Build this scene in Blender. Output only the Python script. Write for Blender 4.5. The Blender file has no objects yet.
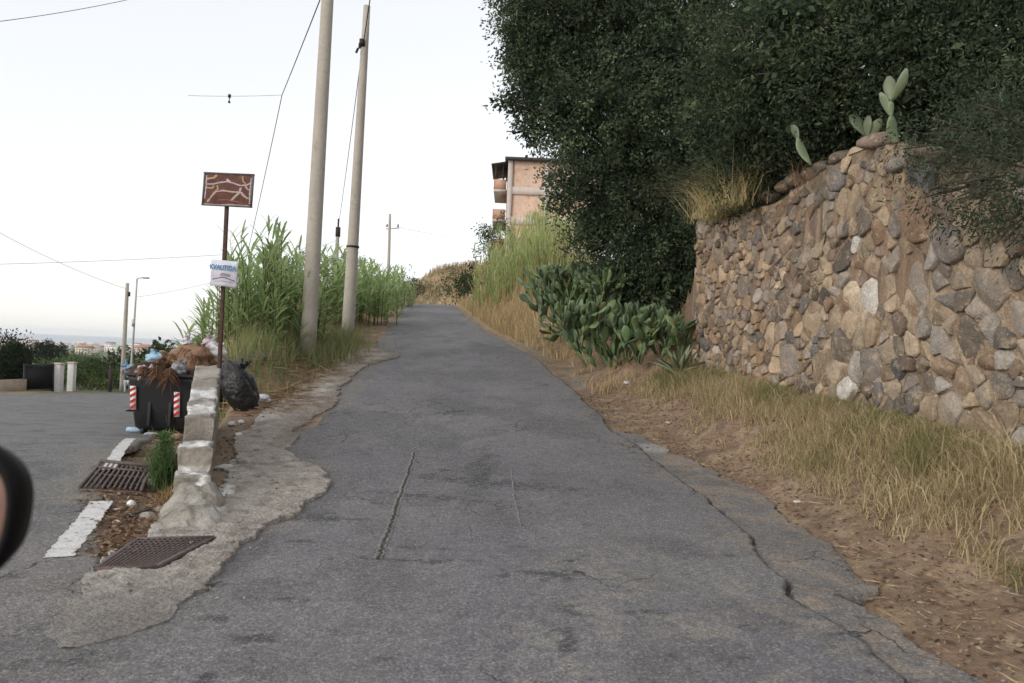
import bpy, bmesh, math, random
import numpy as np
from mathutils import Vector, Matrix
R = math.radians
rng = np.random.default_rng(7)
random.seed(7)
SC = bpy.context.scene
COL = SC.collection

# ------------------------------------------------------------------ camera
FPX, CH = 800.0, 1.4
ROLL, PITCH = R(2.4), math.atan(9.5 / 800)
f_ = np.array([0, math.cos(PITCH), math.sin(PITCH)])
r0 = np.array([1.0, 0, 0]); u0 = np.array([0, -math.sin(PITCH), math.cos(PITCH)])
r_ = r0 * math.cos(ROLL) + u0 * math.sin(ROLL)
u_ = -r0 * math.sin(ROLL) + u0 * math.cos(ROLL)
cam_d = bpy.data.cameras.new('camera'); cam = bpy.data.objects.new('camera', cam_d); COL.objects.link(cam)
m = Matrix.Identity(4)
for i in range(3):
    m[i][0], m[i][1], m[i][2] = r_[i], u_[i], -f_[i]
m[2][3] = CH
cam.matrix_world = m
cam_d.sensor_width = 36; cam_d.lens = 36 * FPX / 1024
cam_d.clip_start = 0.05; cam_d.clip_end = 40000
cam_d.dof.use_dof = True; cam_d.dof.focus_distance = 11.0; cam_d.dof.aperture_fstop = 4.5
SC.camera = cam

# ------------------------------------------------------------------ world, sun, exposure
SUN_EL, SUN_AZ = R(20), R(225)          # low dusk sun over the sea, behind and left of the camera
w = bpy.data.worlds.new("World"); SC.world = w; w.use_nodes = True
nt = w.node_tree; nt.nodes.clear()
wo = nt.nodes.new('ShaderNodeOutputWorld'); bg = nt.nodes.new('ShaderNodeBackground')
sky = nt.nodes.new('ShaderNodeTexSky'); sky.sky_type = 'NISHITA'; sky.sun_disc = False
sky.sun_elevation = SUN_EL; sky.sun_rotation = SUN_AZ
sky.air_density = 1.0; sky.dust_density = 1.0; sky.ozone_density = 1.0; sky.altitude = 30
hs = nt.nodes.new('ShaderNodeHueSaturation'); hs.inputs['Saturation'].default_value = 0.38
veil = nt.nodes.new('ShaderNodeMix'); veil.data_type = 'RGBA'; veil.inputs['Factor'].default_value = .62     # thin even overcast over the clear sky
veil.inputs['B'].default_value = (4.15, 4.12, 4.12, 1)
nt.links.new(sky.outputs[0], hs.inputs['Color']); nt.links.new(hs.outputs[0], veil.inputs['A']); nt.links.new(veil.outputs['Result'], bg.inputs[0])
bg.inputs[1].default_value = 0.15; nt.links.new(bg.outputs[0], wo.inputs[0])
sl = bpy.data.lights.new('sun', 'SUN'); sl.energy = 0.6; sl.angle = R(25); sl.color = (1.0, 0.93, 0.85)
so = bpy.data.objects.new('sun', sl); COL.objects.link(so)
sd = Vector((math.sin(SUN_AZ) * math.cos(SUN_EL), math.cos(SUN_AZ) * math.cos(SUN_EL), math.sin(SUN_EL)))
so.rotation_euler = sd.to_track_quat('Z', 'Y').to_euler()
SC.view_settings.view_transform = 'Standard'; SC.view_settings.look = 'None'
SC.view_settings.gamma = 1; SC.view_settings.use_curve_mapping = False
SC.view_settings.exposure = 0.8
HAZE = 9e-5
SC.cycles.volume_bounces = 6; SC.cycles.max_bounces = 12

# ------------------------------------------------------------------ helpers
def ray(px, py): return f_ + r_ * (px - 512) / FPX - u_ * (py - 341.5) / FPX
def at(px, py, Y):
    d = ray(px, py); return np.array([0, 0, CH]) + d * (Y / d[1])
def ss(a, b, x): t = np.clip((x - a) / (b - a), 0, 1); return t * t * (3 - 2 * t)
def hsh(a, b, s=0):
    v = np.sin(a * 127.1 + b * 311.7 + s * 74.7) * 43758.5453
    return v - np.floor(v)
def vn(x, y, s=0):
    ix, iy = np.floor(x), np.floor(y); fx, fy = x - ix, y - iy
    fx = fx * fx * (3 - 2 * fx); fy = fy * fy * (3 - 2 * fy)
    return (hsh(ix, iy, s) * (1 - fx) + hsh(ix + 1, iy, s) * fx) * (1 - fy) + (hsh(ix, iy + 1, s) * (1 - fx) + hsh(ix + 1, iy + 1, s) * fx) * fy
def fbm(x, y, s=0, o=4):
    t, a, n = 0, .5, 0
    for i in range(o):
        t = t + a * vn(x * 2 ** i, y * 2 ** i, s + i * 3); n += a; a *= .5
    return t / n                                        # 0..1
def norm(v): return v / np.maximum(np.linalg.norm(v, axis=-1, keepdims=True), 1e-9)

def tag(o, label=None, cat=None, group=None, kind=None):
    if label: o['label'] = label
    if cat: o['category'] = cat
    if group: o['group'] = group
    if kind: o['kind'] = kind
    return o
def wloc(o):
    l = Vector((0, 0, 0))
    while o: l = l + o.location; o = o.parent
    return l
def thing(name, label, cat, loc=(0, 0, 0), group=None):
    o = bpy.data.objects.new(name, None); COL.objects.link(o); o.location = [float(v) for v in loc]
    o.empty_display_size = .1
    return tag(o, label, cat, group)
def dup(root, delta, label=None, group=None):
    r = root.copy(); COL.objects.link(r); r.location = root.location + Vector(delta)
    if label: r['label'] = label
    if group: r['group'] = group
    for c in root.children:
        k = c.copy(); COL.objects.link(k); k.parent = r
        for g in c.children:
            h = g.copy(); COL.objects.link(h); h.parent = k
    return r

class MB:
    """collects geometry in world space"""
    def __init__(s): s.v = []; s.q = []; s.t = []; s.c = []; s.n = 0; s.g = []
    def add(s, V, F, col=None):
        V = np.asarray(V, float).reshape(-1, 3); b = s.n
        s.v.append(V); s.n += len(V)
        if isinstance(F, np.ndarray):
            (s.q if F.shape[1] == 4 else s.t).append(F + b)
        else:
            for f in F: s.g.append([i + b for i in f])
        c = np.ones((len(V), 3)) * (np.asarray(col, float) if col is not None else np.ones(3))
        s.c.append(c)
    def box(s, c, size, rz=0, rot=None, col=None, taper=1.0):
        x, y, z = [d / 2 for d in size]; t = taper
        V = np.array([(-x*t, -y*t, -z), (x*t, -y*t, -z), (x*t, y*t, -z), (-x*t, y*t, -z), (-x, -y, z), (x, -y, z), (x, y, z), (-x, y, z)])
        M = np.array(rot) if rot is not None else np.array(Matrix.Rotation(rz, 3, 'Z'))
        s.add(V @ M.T + np.array(c), np.array([(0, 3, 2, 1), (4, 5, 6, 7), (0, 1, 5, 4), (1, 2, 6, 5), (2, 3, 7, 6), (3, 0, 4, 7)]), col)
    def tube(s, pts, rad, n=8, col=None, cap=True):
        pts = np.asarray(pts, float); k = len(pts)
        rad = np.ones(k) * np.asarray(rad, float)
        T = np.gradient(pts, axis=0) if k > 2 else np.repeat((pts[1:] - pts[:1]), 2, 0)
        T = norm(T); ref = np.array([0, 0, 1.0]) if abs(T[0][2]) < .9 else np.array([1.0, 0, 0])
        A = norm(np.cross(T, ref)); B = np.cross(T, A)
        a = np.linspace(0, 2 * math.pi, n, endpoint=False)
        V = pts[:, None] + (A[:, None] * np.cos(a)[None, :, None] + B[:, None] * np.sin(a)[None, :, None]) * rad[:, None, None]
        V = V.reshape(-1, 3)
        F = [(i * n + j, i * n + (j + 1) % n, (i + 1) * n + (j + 1) % n, (i + 1) * n + j) for i in range(k - 1) for j in range(n)]
        s.add(V, np.array(F), col)
        if cap:
            b = s.n - len(V); s.g.append([b + j for j in range(n)][::-1]); s.g.append([b + (k - 1) * n + j for j in range(n)])
    def build(s, name, mat, parent=None, smooth=False, bevel=0, kind=None):
        V = np.concatenate(s.v); C = np.concatenate(s.c)
        if parent is not None: V = V - np.array(wloc(parent))
        me = bpy.data.meshes.new(name)
        loops, starts, tot = [], [], 0
        for arrs, k in ((s.q, 4), (s.t, 3)):
            if arrs:
                a = np.concatenate(arrs); loops.append(a.ravel()); starts.append(tot + np.arange(len(a)) * k); tot += a.size
        for f in s.g:
            loops.append(np.array(f)); starts.append(np.array([tot])); tot += len(f)
        L = np.concatenate(loops).astype(np.int32); S = np.concatenate(starts).astype(np.int32)
        me.vertices.add(len(V)); me.vertices.foreach_set('co', V.astype(np.float32).ravel())
        me.loops.add(len(L)); me.loops.foreach_set('vertex_index', L)
        me.polygons.add(len(S)); me.polygons.foreach_set('loop_start', S)
        me.update(calc_edges=True); me.validate()
        ca = me.color_attributes.new('Col', 'FLOAT_COLOR', 'POINT')
        ca.data.foreach_set('color', np.concatenate([C, np.ones((len(C), 1))], 1).astype(np.float32).ravel())
        if smooth: me.polygons.foreach_set('use_smooth', np.ones(len(me.polygons), bool))
        me.materials.append(mat)
        o = bpy.data.objects.new(name, me); COL.objects.link(o)
        if parent is not None: o.parent = parent
        if bevel:
            b = o.modifiers.new('b', 'BEVEL'); b.width = bevel; b.segments = 2; b.limit_method = 'ANGLE'
        if kind: o['kind'] = kind
        return o

def recenter(o):
    """origin of a one-mesh thing to its base"""
    me = o.data; n = len(me.vertices); a = np.zeros(n * 3, np.float32); me.vertices.foreach_get('co', a); a = a.reshape(-1, 3)
    c = np.array([a[:, 0].mean(), a[:, 1].mean(), a[:, 2].min()], np.float32)
    me.vertices.foreach_set('co', (a - c).ravel()); o.location = [float(v) for v in c]; me.update()
    return o

_ico = {}
def ico(sub):
    if sub not in _ico:
        b = bmesh.new(); bmesh.ops.create_icosphere(b, subdivisions=sub, radius=1)
        b.verts.ensure_lookup_table()
        _ico[sub] = (np.array([v.co[:] for v in b.verts]), np.array([[v.index for v in f.verts] for f in b.faces])); b.free()
    return _ico[sub]
def noise3(V, f, s=0):
    return (vn(V[:, 0] * f + s * 1.7, V[:, 1] * f + V[:, 2] * f * .73 + s, s) + vn(V[:, 2] * f + s, V[:, 0] * f * .6 - V[:, 1] * f + 3 * s, s + 5)) / 2
def blob(mb, c, size, sub=3, amp=.25, fr=1.6, seed=0, rot=None, col=None, sharp=0):
    V, F = ico(sub); n = noise3(V + 10, fr, seed) - .5 + .5 * (noise3(V + 20, fr * 2.7, seed + 9) - .5)
    W = V * (1 + amp * 2 * n)[:, None]
    if sharp:                                             # facet the stone with a few random planes
        g = np.random.default_rng(seed)
        for _ in range(9):
            d = norm(g.normal(size=3)); h = g.uniform(.62, .9); q = W @ d
            W = W - d[None] * (np.maximum(q - h, 0) * sharp)[:, None]
    W = W * np.array(size)
    if rot is not None: W = W @ np.array(rot).T
    mb.add(W + np.array(c), F, col)
def rot3(x, y, z): return np.array((Matrix.Rotation(z, 3, 'Z') @ Matrix.Rotation(y, 3, 'Y') @ Matrix.Rotation(x, 3, 'X')))

# ------------------------------------------------------------------ materials
def M(name, col=None, rough=.85, ns=((8, .35),), bump=None, spec=.3, metal=0, trans=0, tint=None):
    """col: base colour, or None to read the 'Col' attribute. ns: (scale, amount) brightness noises. tint: (colour, scale, lo, hi) patches"""
    mt = bpy.data.materials.new(name); mt.use_nodes = True; t = mt.node_tree; t.nodes.clear(); N = t.nodes.new; L = t.links.new
    out = N('ShaderNodeOutputMaterial'); p = N('ShaderNodeBsdfPrincipled'); L(p.outputs[0], out.inputs[0])
    p.inputs['Roughness'].default_value = rough; p.inputs['Specular IOR Level'].default_value = spec; p.inputs['Metallic'].default_value = metal
    geo = N('ShaderNodeNewGeometry')
    if col is None:
        a = N('ShaderNodeVertexColor'); a.layer_name = 'Col'; c = a.outputs[0]
    else:
        a = N('ShaderNodeRGB'); a.outputs[0].default_value = (*col, 1); c = a.outputs[0]
    if tint:
        for tc, sc, lo, hi in tint:
            nz = N('ShaderNodeTexNoise'); nz.inputs['Scale'].default_value = sc; nz.inputs['Detail'].default_value = 6; nz.inputs['Roughness'].default_value = .65
            L(geo.outputs['Position'], nz.inputs['Vector'])
            mr = N('ShaderNodeMapRange'); mr.inputs[1].default_value = lo; mr.inputs[2].default_value = hi; L(nz.outputs[0], mr.inputs[0])
            mx = N('ShaderNodeMix'); mx.data_type = 'RGBA'; L(mr.outputs[0], mx.inputs['Factor']); L(c, mx.inputs['A']); mx.inputs['B'].default_value = (*tc, 1)
            c = mx.outputs['Result']
    for sc, am in ns:
        nz = N('ShaderNodeTexNoise'); nz.inputs['Scale'].default_value = sc; nz.inputs['Detail'].default_value = 5; nz.inputs['Roughness'].default_value = .6
        L(geo.outputs['Position'], nz.inputs['Vector'])
        mr = N('ShaderNodeMapRange'); mr.inputs[1].default_value = .25; mr.inputs[2].default_value = .75
        mr.inputs[3].default_value = 1 - am; mr.inputs[4].default_value = 1 + am; L(nz.outputs[0], mr.inputs[0])
        vm = N('ShaderNodeVectorMath'); vm.operation = 'SCALE'; L(c, vm.inputs[0]); L(mr.outputs[0], vm.inputs['Scale']); c = vm.outputs[0]
    L(c, p.inputs['Base Color'])
    if bump:
        sc, st, di = bump
        nz = N('ShaderNodeTexNoise'); nz.inputs['Scale'].default_value = sc; nz.inputs['Detail'].default_value = 6
        L(geo.outputs['Position'], nz.inputs['Vector'])
        b = N('ShaderNodeBump'); b.inputs['Strength'].default_value = st; b.inputs['Distance'].default_value = di
        L(nz.outputs[0], b.inputs['Height']); L(b.outputs[0], p.inputs['Normal'])
    if trans:
        tr = N('ShaderNodeBsdfTranslucent'); L(c, tr.inputs[0]); ms = N('ShaderNodeMixShader'); ms.inputs[0].default_value = trans
        L(p.outputs[0], ms.inputs[1]); L(tr.outputs[0], ms.inputs[2]); L(ms.outputs[0], out.inputs[0])
    return mt

m_ground = M('soil', None, .95, ((3, .15), (22, .3), (90, .3)), (60, .7, .02))
m_asph = M('asphalt', None, .85, ((1.3, .08), (9, .12), (55, .30), (130, .45)), (75, .9, .012), .3, tint=(((.36, .34, .32), 60, .60, .66), ((.05, .05, .05), 42, .61, .68), ((.30, .29, .28), 120, .60, .66)))
def asphalt_extra(mt):
    t = mt.node_tree; N = t.nodes.new; L = t.links.new
    p = next(n for n in t.nodes if n.type == 'BSDF_PRINCIPLED'); src = p.inputs['Base Color'].links[0].from_socket; geo = next(n for n in t.nodes if n.type == 'NEW_GEOMETRY')
    for sc, lo, hi in ((75, .72, 1.32), (34, .84, 1.16)):
        v = N('ShaderNodeTexVoronoi'); v.inputs['Scale'].default_value = sc; L(geo.outputs['Position'], v.inputs['Vector'])
        mr = N('ShaderNodeMapRange'); mr.inputs[3].default_value = lo; mr.inputs[4].default_value = hi; L(v.outputs['Color'], mr.inputs[0])
        vm = N('ShaderNodeVectorMath'); vm.operation = 'SCALE'; L(src, vm.inputs[0]); L(mr.outputs[0], vm.inputs['Scale']); src = vm.outputs[0]
        if sc == 75:                                       # pale stones worn free
            m2 = N('ShaderNodeMapRange'); m2.inputs[1].default_value = .80; m2.inputs[2].default_value = .84; L(v.outputs['Color'], m2.inputs[0])
            mu = N('ShaderNodeMath'); mu.operation = 'MULTIPLY'; mu.inputs[1].default_value = .55; L(m2.outputs[0], mu.inputs[0])
            mx = N('ShaderNodeMix'); mx.data_type = 'RGBA'; L(mu.outputs[0], mx.inputs['Factor']); L(src, mx.inputs['A']); mx.inputs['B'].default_value = (.30, .285, .27, 1); src = mx.outputs['Result']
    nz = N('ShaderNodeTexNoise'); nz.inputs['Scale'].default_value = 3; nz.inputs['Detail'].default_value = 5; L(geo.outputs['Position'], nz.inputs['Vector'])
    sc_ = N('ShaderNodeVectorMath'); sc_.operation = 'SCALE'; sc_.inputs['Scale'].default_value = .45; L(nz.outputs['Color'], sc_.inputs[0])
    ad = N('ShaderNodeVectorMath'); L(geo.outputs['Position'], ad.inputs[0]); L(sc_.outputs[0], ad.inputs[1])
    ve = N('ShaderNodeTexVoronoi'); ve.feature = 'DISTANCE_TO_EDGE'; ve.inputs['Scale'].default_value = 1.5; L(ad.outputs[0], ve.inputs['Vector'])
    cr = N('ShaderNodeMapRange'); cr.inputs[1].default_value = .011; cr.inputs[2].default_value = .003; L(ve.outputs['Distance'], cr.inputs[0])
    mk = N('ShaderNodeTexNoise'); mk.inputs['Scale'].default_value = .55; mk.inputs['Detail'].default_value = 3; L(geo.outputs['Position'], mk.inputs['Vector'])
    mm = N('ShaderNodeMapRange'); mm.inputs[1].default_value = .50; mm.inputs[2].default_value = .60; L(mk.outputs[0], mm.inputs[0])
    mu = N('ShaderNodeMath'); mu.operation = 'MULTIPLY'; L(cr.outputs[0], mu.inputs[0]); L(mm.outputs[0], mu.inputs[1])
    mx = N('ShaderNodeMix'); mx.data_type = 'RGBA'; L(mu.outputs[0], mx.inputs['Factor']); L(src, mx.inputs['A']); mx.inputs['B'].default_value = (.035, .033, .032, 1)
    L(mx.outputs['Result'], p.inputs['Base Color'])
asphalt_extra(m_asph)
m_conc = M('rough concrete', None, .95, ((2.5, .14), (14, .22), (60, .3)), (38, 1.0, .03), .15, tint=(((.13, .115, .10), 45, .58, .68), ((.42, .40, .37), 70, .62, .7)))
m_wallc = M('old concrete', None, .92, ((3, .15), (26, .2), (120, .18)), (45, .8, .016), .2, tint=(((.12, .105, .09), 9, .60, .78),))
m_white = M('white paint', (.72, .71, .69), .8, ((14, .12), (60, .1)), (60, .3, .004))
m_line = M('worn road paint', (.60, .59, .57), .8, ((10, .2), (90, .25)), (120, .4, .004), tint=(((.17, .165, .16), 16, .57, .68), ((.2, .19, .185), 60, .58, .66)))
m_stone = M('wall stone', None, .88, ((9, .24), (38, .28), (150, .18)), (42, .8, .02), .25, tint=(((.40, .31, .22), 5, .53, .68), ((.38, .295, .205), 13, .57, .68), ((.10, .09, .085), 14, .58, .74), ((.40, .37, .33), 26, .64, .74)))
m_mort = M('earth mortar', None, .95, ((4, .22), (22, .28), (90, .22)), (36, .9, .03), .1, tint=(((.22, .165, .115), 5, .5, .68),))
m_leaf = M('leaves', None, .85, (), None, .05, trans=.28)
m_reed = M('reed leaves', None, .65, (), None, .25, trans=.5)
m_leaf2 = M('waxy leaves', None, .45, ((6, .15),), None, .4, trans=.15)
m_dry = M('dry straw', None, .8, (), None, .15, trans=.25)
m_bark = M('bark', (.07, .055, .042), .95, ((12, .4),), (30, .8, .02))
m_pole = M('concrete pole', (.40, .365, .315), .85, ((1.6, .12), (14, .1), (120, .08)), (90, .3, .004), .3, tint=(((.22, .2, .17), 3, .6, .78),))
m_steel = M('galvanised steel', (.42, .43, .44), .5, ((5, .1),), None, .5, .4)
m_rust = M('rusty steel', (.075, .05, .04), .75, ((20, .4),), (80, .3, .003), .3, .2, tint=(((.12, .05, .03), 14, .5, .7),))
m_darkmetal = M('dark iron', (.035, .03, .028), .65, ((30, .4),), None, .4, .3, tint=(((.13, .06, .035), 18, .5, .68),))
m_grate = M('worn rusty iron', (.135, .11, .103), .75, ((30, .4),), None, .3, .2, tint=(((.13, .07, .045), 14, .5, .68),))
m_bin = M('anthracite plastic', (.013, .014, .016), .55, ((4, .25), (30, .15)), None, .4, tint=(((.05, .046, .04), 6, .6, .8),))
m_black = M('black plastic', (.012, .012, .013), .5, ((9, .2),), None, .35)
m_mirror = M('mirror housing', (.004, .004, .0045), .6, (), None, .15)
m_cable = M('cable', (.03, .03, .032), .7, (), None, .2)
m_attr = M('painted', None, .7, ((9, .12), (45, .1)), None, .3)
m_bag = M('thin plastic', None, .45, ((12, .15),), (25, .6, .02), .4, trans=.1)
m_clay = M('hollow brick', None, .9, ((.9, .12), (3, .12), (9, .15)), (8, .5, .05), .15, tint=(((.50, .27, .18), 1.1, .54, .64),))

# ------------------------------------------------------------------ shape of the ground
YZ = [-60, 0, 6, 9, 12, 16, 23, 35, 44, 52, 70, 90, 3000]; ZZ = [-.6, 0, 0, .13, .42, .9, 1.85, 3.05, 3.8, 4.1, 3.9, 3.6, 3.6]
_yy = np.arange(-60, 400, .25); _zz = np.interp(_yy, YZ, ZZ); _k = np.hanning(13); _k /= _k.sum()
_zz = np.convolve(np.pad(_zz, 6, 'edge'), _k, 'valid')
def zr(y): return np.interp(y, _yy, _zz)
def zlow(y): return np.interp(y, [-60, 0, 7, 12, 45, 60, 100, 300, 900, 2000, 2400, 12000], [.3, 0, 0, -.08, -1.8, -2.6, -6, -16, -26, -29.2, -36, -60])
def xl(y): return np.interp(y, [-60, 0, 8, 9.2, 12, 15, 19, 25, 30, 39, 50, 70, 100], [-1.9, -1.9, -1.8, -2.5, -2.7, -2.95, -3.3, -3.8, -4.3, -5.3, -6.7, -10, -16])
def xr(y): return np.interp(y, [-60, 0, 8, 9.3, 11.3, 12.4, 15.7, 18.8, 23.5, 29, 43.7, 50, 70, 100], [1.8, 1.8, 1.9, 1.75, 1.46, 1.41, 1, .55, -.71, -1.56, -3.3, -4.2, -7.6, -13.4])
def xw(y): return 3.3 + (15 - y) * .15
def xb(y): return np.interp(y, [-60, 4.6, 5.8, 7.4, 10, 12.2, 14.5, 17, 25, 45, 3000], [-2.0, -2.1, -2.45, -2.85, -3.72, -4.3, -5.3, -6.7, -9.4, -15, -760])
def H(x, y, lower=True):
    x = np.asarray(x, float); y = np.asarray(y, float)
    zroad = zr(y)
    dl = xl(y) - x; dr = x - xr(y)
    # left bank
    z = zroad + ss(10.3, 14.5, y) * .62 * ss(.65, 2.0, dl) * (1 - .5 * ss(50, 80, y))
    # right verge and bank
    near = 1 - ss(14.6, 16.2, y)
    wx = xw(y); rel = (x - xr(y)) / np.maximum(wx - xr(y), .5)
    zb = np.interp(y, [0, 3, 7, 15, 20], [.35, .5, .74, 1.28, 1.8])
    zA = zroad - .05 * (1 - ss(.15, .5, rel)) + np.maximum(zb - zroad, 0) * ss(.3, 1.0, rel)
    zA = np.where(x > wx + .12, np.interp(y, [0, 7.3, 8.2, 9.0, 10, 15], [2.9, 3.1, 3.35, 3.62, 3.6, 3.4]) + np.clip(x - wx - .3, 0, 2.2) * np.interp(y, [7, 9.5], [.6, .15]), zA)
    zB = zroad + ss(.5, 3.4, dr) * 1.7 + np.clip(dr - 3, 0, 40) * .12
    z = np.where(dr > 0, zA * near + zB * (1 - near), z)
    # hill beyond the crest
    z = z + 7.2 * np.exp(-((y - 112) / 24) ** 2) * np.exp(-((x + 4) / 34) ** 2)
    # fall to the side road and the sea
    lowz = zlow(y)
    tw = np.interp(y, [0, 10, 12.2, 15, 20, 60, 3000], [.1, .1, .5, 1.0, 2.2, 9, 450])
    k = ss(0, 1, (xb(y) - x) / tw + .5)
    k = np.maximum(k, ss(260, 700, y))
    z = z * (1 - k) + lowz * k
    xe = np.where(y < 11.4, np.maximum(xr(y), np.interp(y, [1, 3.6, 4.7, 6.3, 8.15, 9.6, 11.4], [2.3, 2.2, 2.3, 2.55, 2.6, 2.25, 1.5])), xr(y))
    le = np.where(y < 5.0, -12.0, xl(y))
    inroad = ss(.0, .3, x - le) * ss(-.05, .2, xe - x)
    if lower:
        z = z - inroad * np.interp(y, [0, 18, 40], [.08, .1, .3])
        # bed of the side road
        sr = ss(-19.5, -18.5, x) * (1 - k * 0) * ss(0, .6, xsr(y) - x) * ss(3, 4, y) * (1 - ss(43.2, 44.2, y))
        z = z - sr * np.interp(y, [0, 18, 40], [.06, .08, .2])
    bumps = (fbm(x * 1.3, y * 1.3, 3) - .5) * .10 + (fbm(x * 6, y * 6, 8) - .5) * .035
    z = z + bumps * (1 - inroad) * np.interp(y, [0, 20, 100], [1, 1.5, 6]) * (.35 + .65 * ss(.4, 1.2, np.maximum(dr, dl - .3)))
    return z
def xsr(y): return np.interp(y, [-60, 4.6, 6.75, 8, 11.2, 13, 16, 20, 45], [-2.28, -2.3, -3.4, -4.05, -5.0, -5.6, -7.0, -9.0, -16])
def hz(x, y): return float(H(np.array([x]), np.array([y]))[0])
def onground(px, py):
    d = ray(px, py); ys = np.arange(1.5, 150, .01); X = d[0] / d[1] * ys; Z = CH + d[2] / d[1] * ys
    hit = Z < H(X, ys, False); i = int(np.argmax(hit)) if hit.any() else -1
    return np.array([X[i], ys[i], Z[i]])

def axis(lo, hi, step, r1, mid, r2, far, back):
    a = list(np.arange(lo, hi, step)); s = step; v = a[-1]
    while v < far:
        s = s * (1 + r1) if v < mid else s * (1 + r2); v += s; a.append(v)
    s = step; v = lo; b = []
    while v > back: s *= 1.09; v -= s; b.append(v)
    return np.array(b[::-1] + a)
gx = axis(-6.6, 5.0, .055, .07, 30, .10, 7000, -7000); gy = axis(3.0, 15.5, .055, .012, 60, .06, 4000, -30)
X, Y = np.meshgrid(gx, gy); Z = H(X, Y)
nx, ny = len(gx), len(gy)
def grid_faces(ny, nx):
    i = np.arange((ny - 1) * (nx - 1)); b = (i // (nx - 1)) * nx + i % (nx - 1)
    return np.stack([b, b + 1, b + nx + 1, b + nx], 1)
# ground colours (what grows or lies where)
def mixc(C, c, k): return C * (1 - k[..., None]) + np.array(c) * k[..., None]
n1 = fbm(X * .9, Y * .9, 11); n2 = fbm(X * 4, Y * 4, 12); n3 = fbm(X * 14, Y * 14, 13)
dl = xl(Y) - X; dr = X - xr(Y)
C = np.ones(X.shape + (3,)) * np.array((.235, .16, .108))
C = mixc(C, (.32, .235, .155), ss(.45, .7, n2)); C = mixc(C, (.105, .08, .062), ss(.55, .75, n3) * .7)
C = mixc(C, (.22, .20, .18), ss(.5, .6, n1) * ss(.3, .1, np.abs(dr - .3)) * .7)
C = mixc(C, (.17, .135, .10), ((dl > 0) & (Y < 11)) * .6)
straw = ss(11, 14, Y) * ss(.5, 1.2, dl)
C = mixc(C, (.30, .225, .13), straw * (.4 + .5 * n2)); C = mixc(C, (.07, .085, .04), straw * ss(.5, .65, n1) * .8)
C = mixc(C, (.34, .26, .15), ss(16, 22, Y) * (dr > .2) * .8)
C = mixc(C, (.36, .255, .15), ss(60, 85, Y)); C = mixc(C, (.16, .13, .075), ss(60, 85, Y) * ss(.48, .62, fbm(X * .25, Y * .25, 5)))
C = mixc(C, (.055, .075, .035), ss(0, 1, (xb(Y) - X) / 3 - .2) * ss(30, 46, Y))
C = mixc(C, (.11, .125, .075), ss(200, 700, Y))
g = MB(); g.add(np.stack([X, Y, Z], -1).reshape(-1, 3), grid_faces(ny, nx)); g.c = [C.reshape(-1, 3)]
g.build('ground', m_ground, smooth=True, kind='structure')

# sea
m_sea = M('sea water', (.20, .27, .33), .32, ((.004, .1),), (.05, .3, 1.0), .5)
s_ = MB(); s_.add([(-12000, 1800, -30), (8900, 1800, -30), (8900, 9500, -30), (-12000, 9500, -30)], np.array([(0, 1, 2, 3)]))
s_.build('sea', m_sea, kind='structure')

# haze over the coast
hzm = bpy.data.materials.new('haze'); hzm.use_nodes = True; t = hzm.node_tree; t.nodes.clear(); ho = t.nodes.new('ShaderNodeOutputMaterial'); pv = t.nodes.new('ShaderNodeVolumePrincipled')
pv.inputs['Color'].default_value = (.99, .99, 1, 1); pv.inputs['Density'].default_value = HAZE; pv.inputs['Anisotropy'].default_value = .2; t.links.new(pv.outputs[0], ho.inputs['Volume'])
g = MB(); g.box((-1500, 4830, -18), (22000, 9740, 90)); o = g.build('haze', hzm, kind='stuff'); o['label'] = 'thin pale haze over the coast'

# ------------------------------------------------------------------ roads
def seg_d(X, Y, a, b):
    a = np.array(a); b = np.array(b); d = b - a; t = np.clip(((X - a[0]) * d[0] + (Y - a[1]) * d[1]) / (d @ d), 0, 1)
    return np.hypot(X - a[0] - t * d[0], Y - a[1] - t * d[1]), t
def gpt(px, py): p = onground(px, py); return (p[0], p[1])
def poly_d(X, Y, P):
    D = np.full(X.shape, 9.0)
    for a, b in zip(P[:-1], P[1:]): D = np.minimum(D, seg_d(X, Y, a, b)[0])
    return D
def road_z(x, y):
    return zr(y) + (fbm(x * .8, y * .5, 21) - .5) * .035
XAR = ([3.55, 3.7, 3.97, 5.56, 6.37, 7.5, 8.0, 8.5, 9.18, 10.17, 12.15, 13.5, 15, 16.6, 17.6, 18.2, 19.2, 20],
       [-1.92, -1.8, -1.66, -1.78, -1.70, -1.64, -1.78, -2.2, -2.52, -2.74, -2.66, -2.85, -3.0, -2.95, -2.55, -2.6, -3.15, -3.4])
def jag(y, s, a=.05): return (fbm(y * 2.2, y * 0 + 3, s) - .5) * a * 2.2 + (fbm(y * 11, y * 0 + 7, s + 2, 3) - .5) * a
def xup(y):            # broken right edge of the upper asphalt layer
    return np.interp(y, [1, 3.57, 4.1, 4.84, 5.2, 5.66, 6.4, 7.8, 9.3, 10.3, 11.3, 12.4, 15.7, 18.8, 23.5, 29, 43.7, 50, 70], [1.75, 1.79, 1.85, 1.72, 1.83, 1.81, 1.92, 1.89, 1.77, 1.62, 1.42, 1.41, 1, .55, -.71, -1.56, -3.3, -4.2, -7.6]) + jag(y, 31, .045)
def xold(y):
    return .10 * (vn(y * 4.3, y * 0 + 9, 38) - .5) + np.interp(y, [1, 3.6, 4.7, 4.95, 5.05, 5.3, 6.3, 7.2, 8.15, 9.0, 9.6, 10, 11, 11.6], [2.3, 2.2, 2.15, 1.98, 2.3, 2.42, 2.55, 2.5, 2.6, 2.35, 2.28, 2.05, 1.85, 1.3]) + jag(y, 37, .05)
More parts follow.
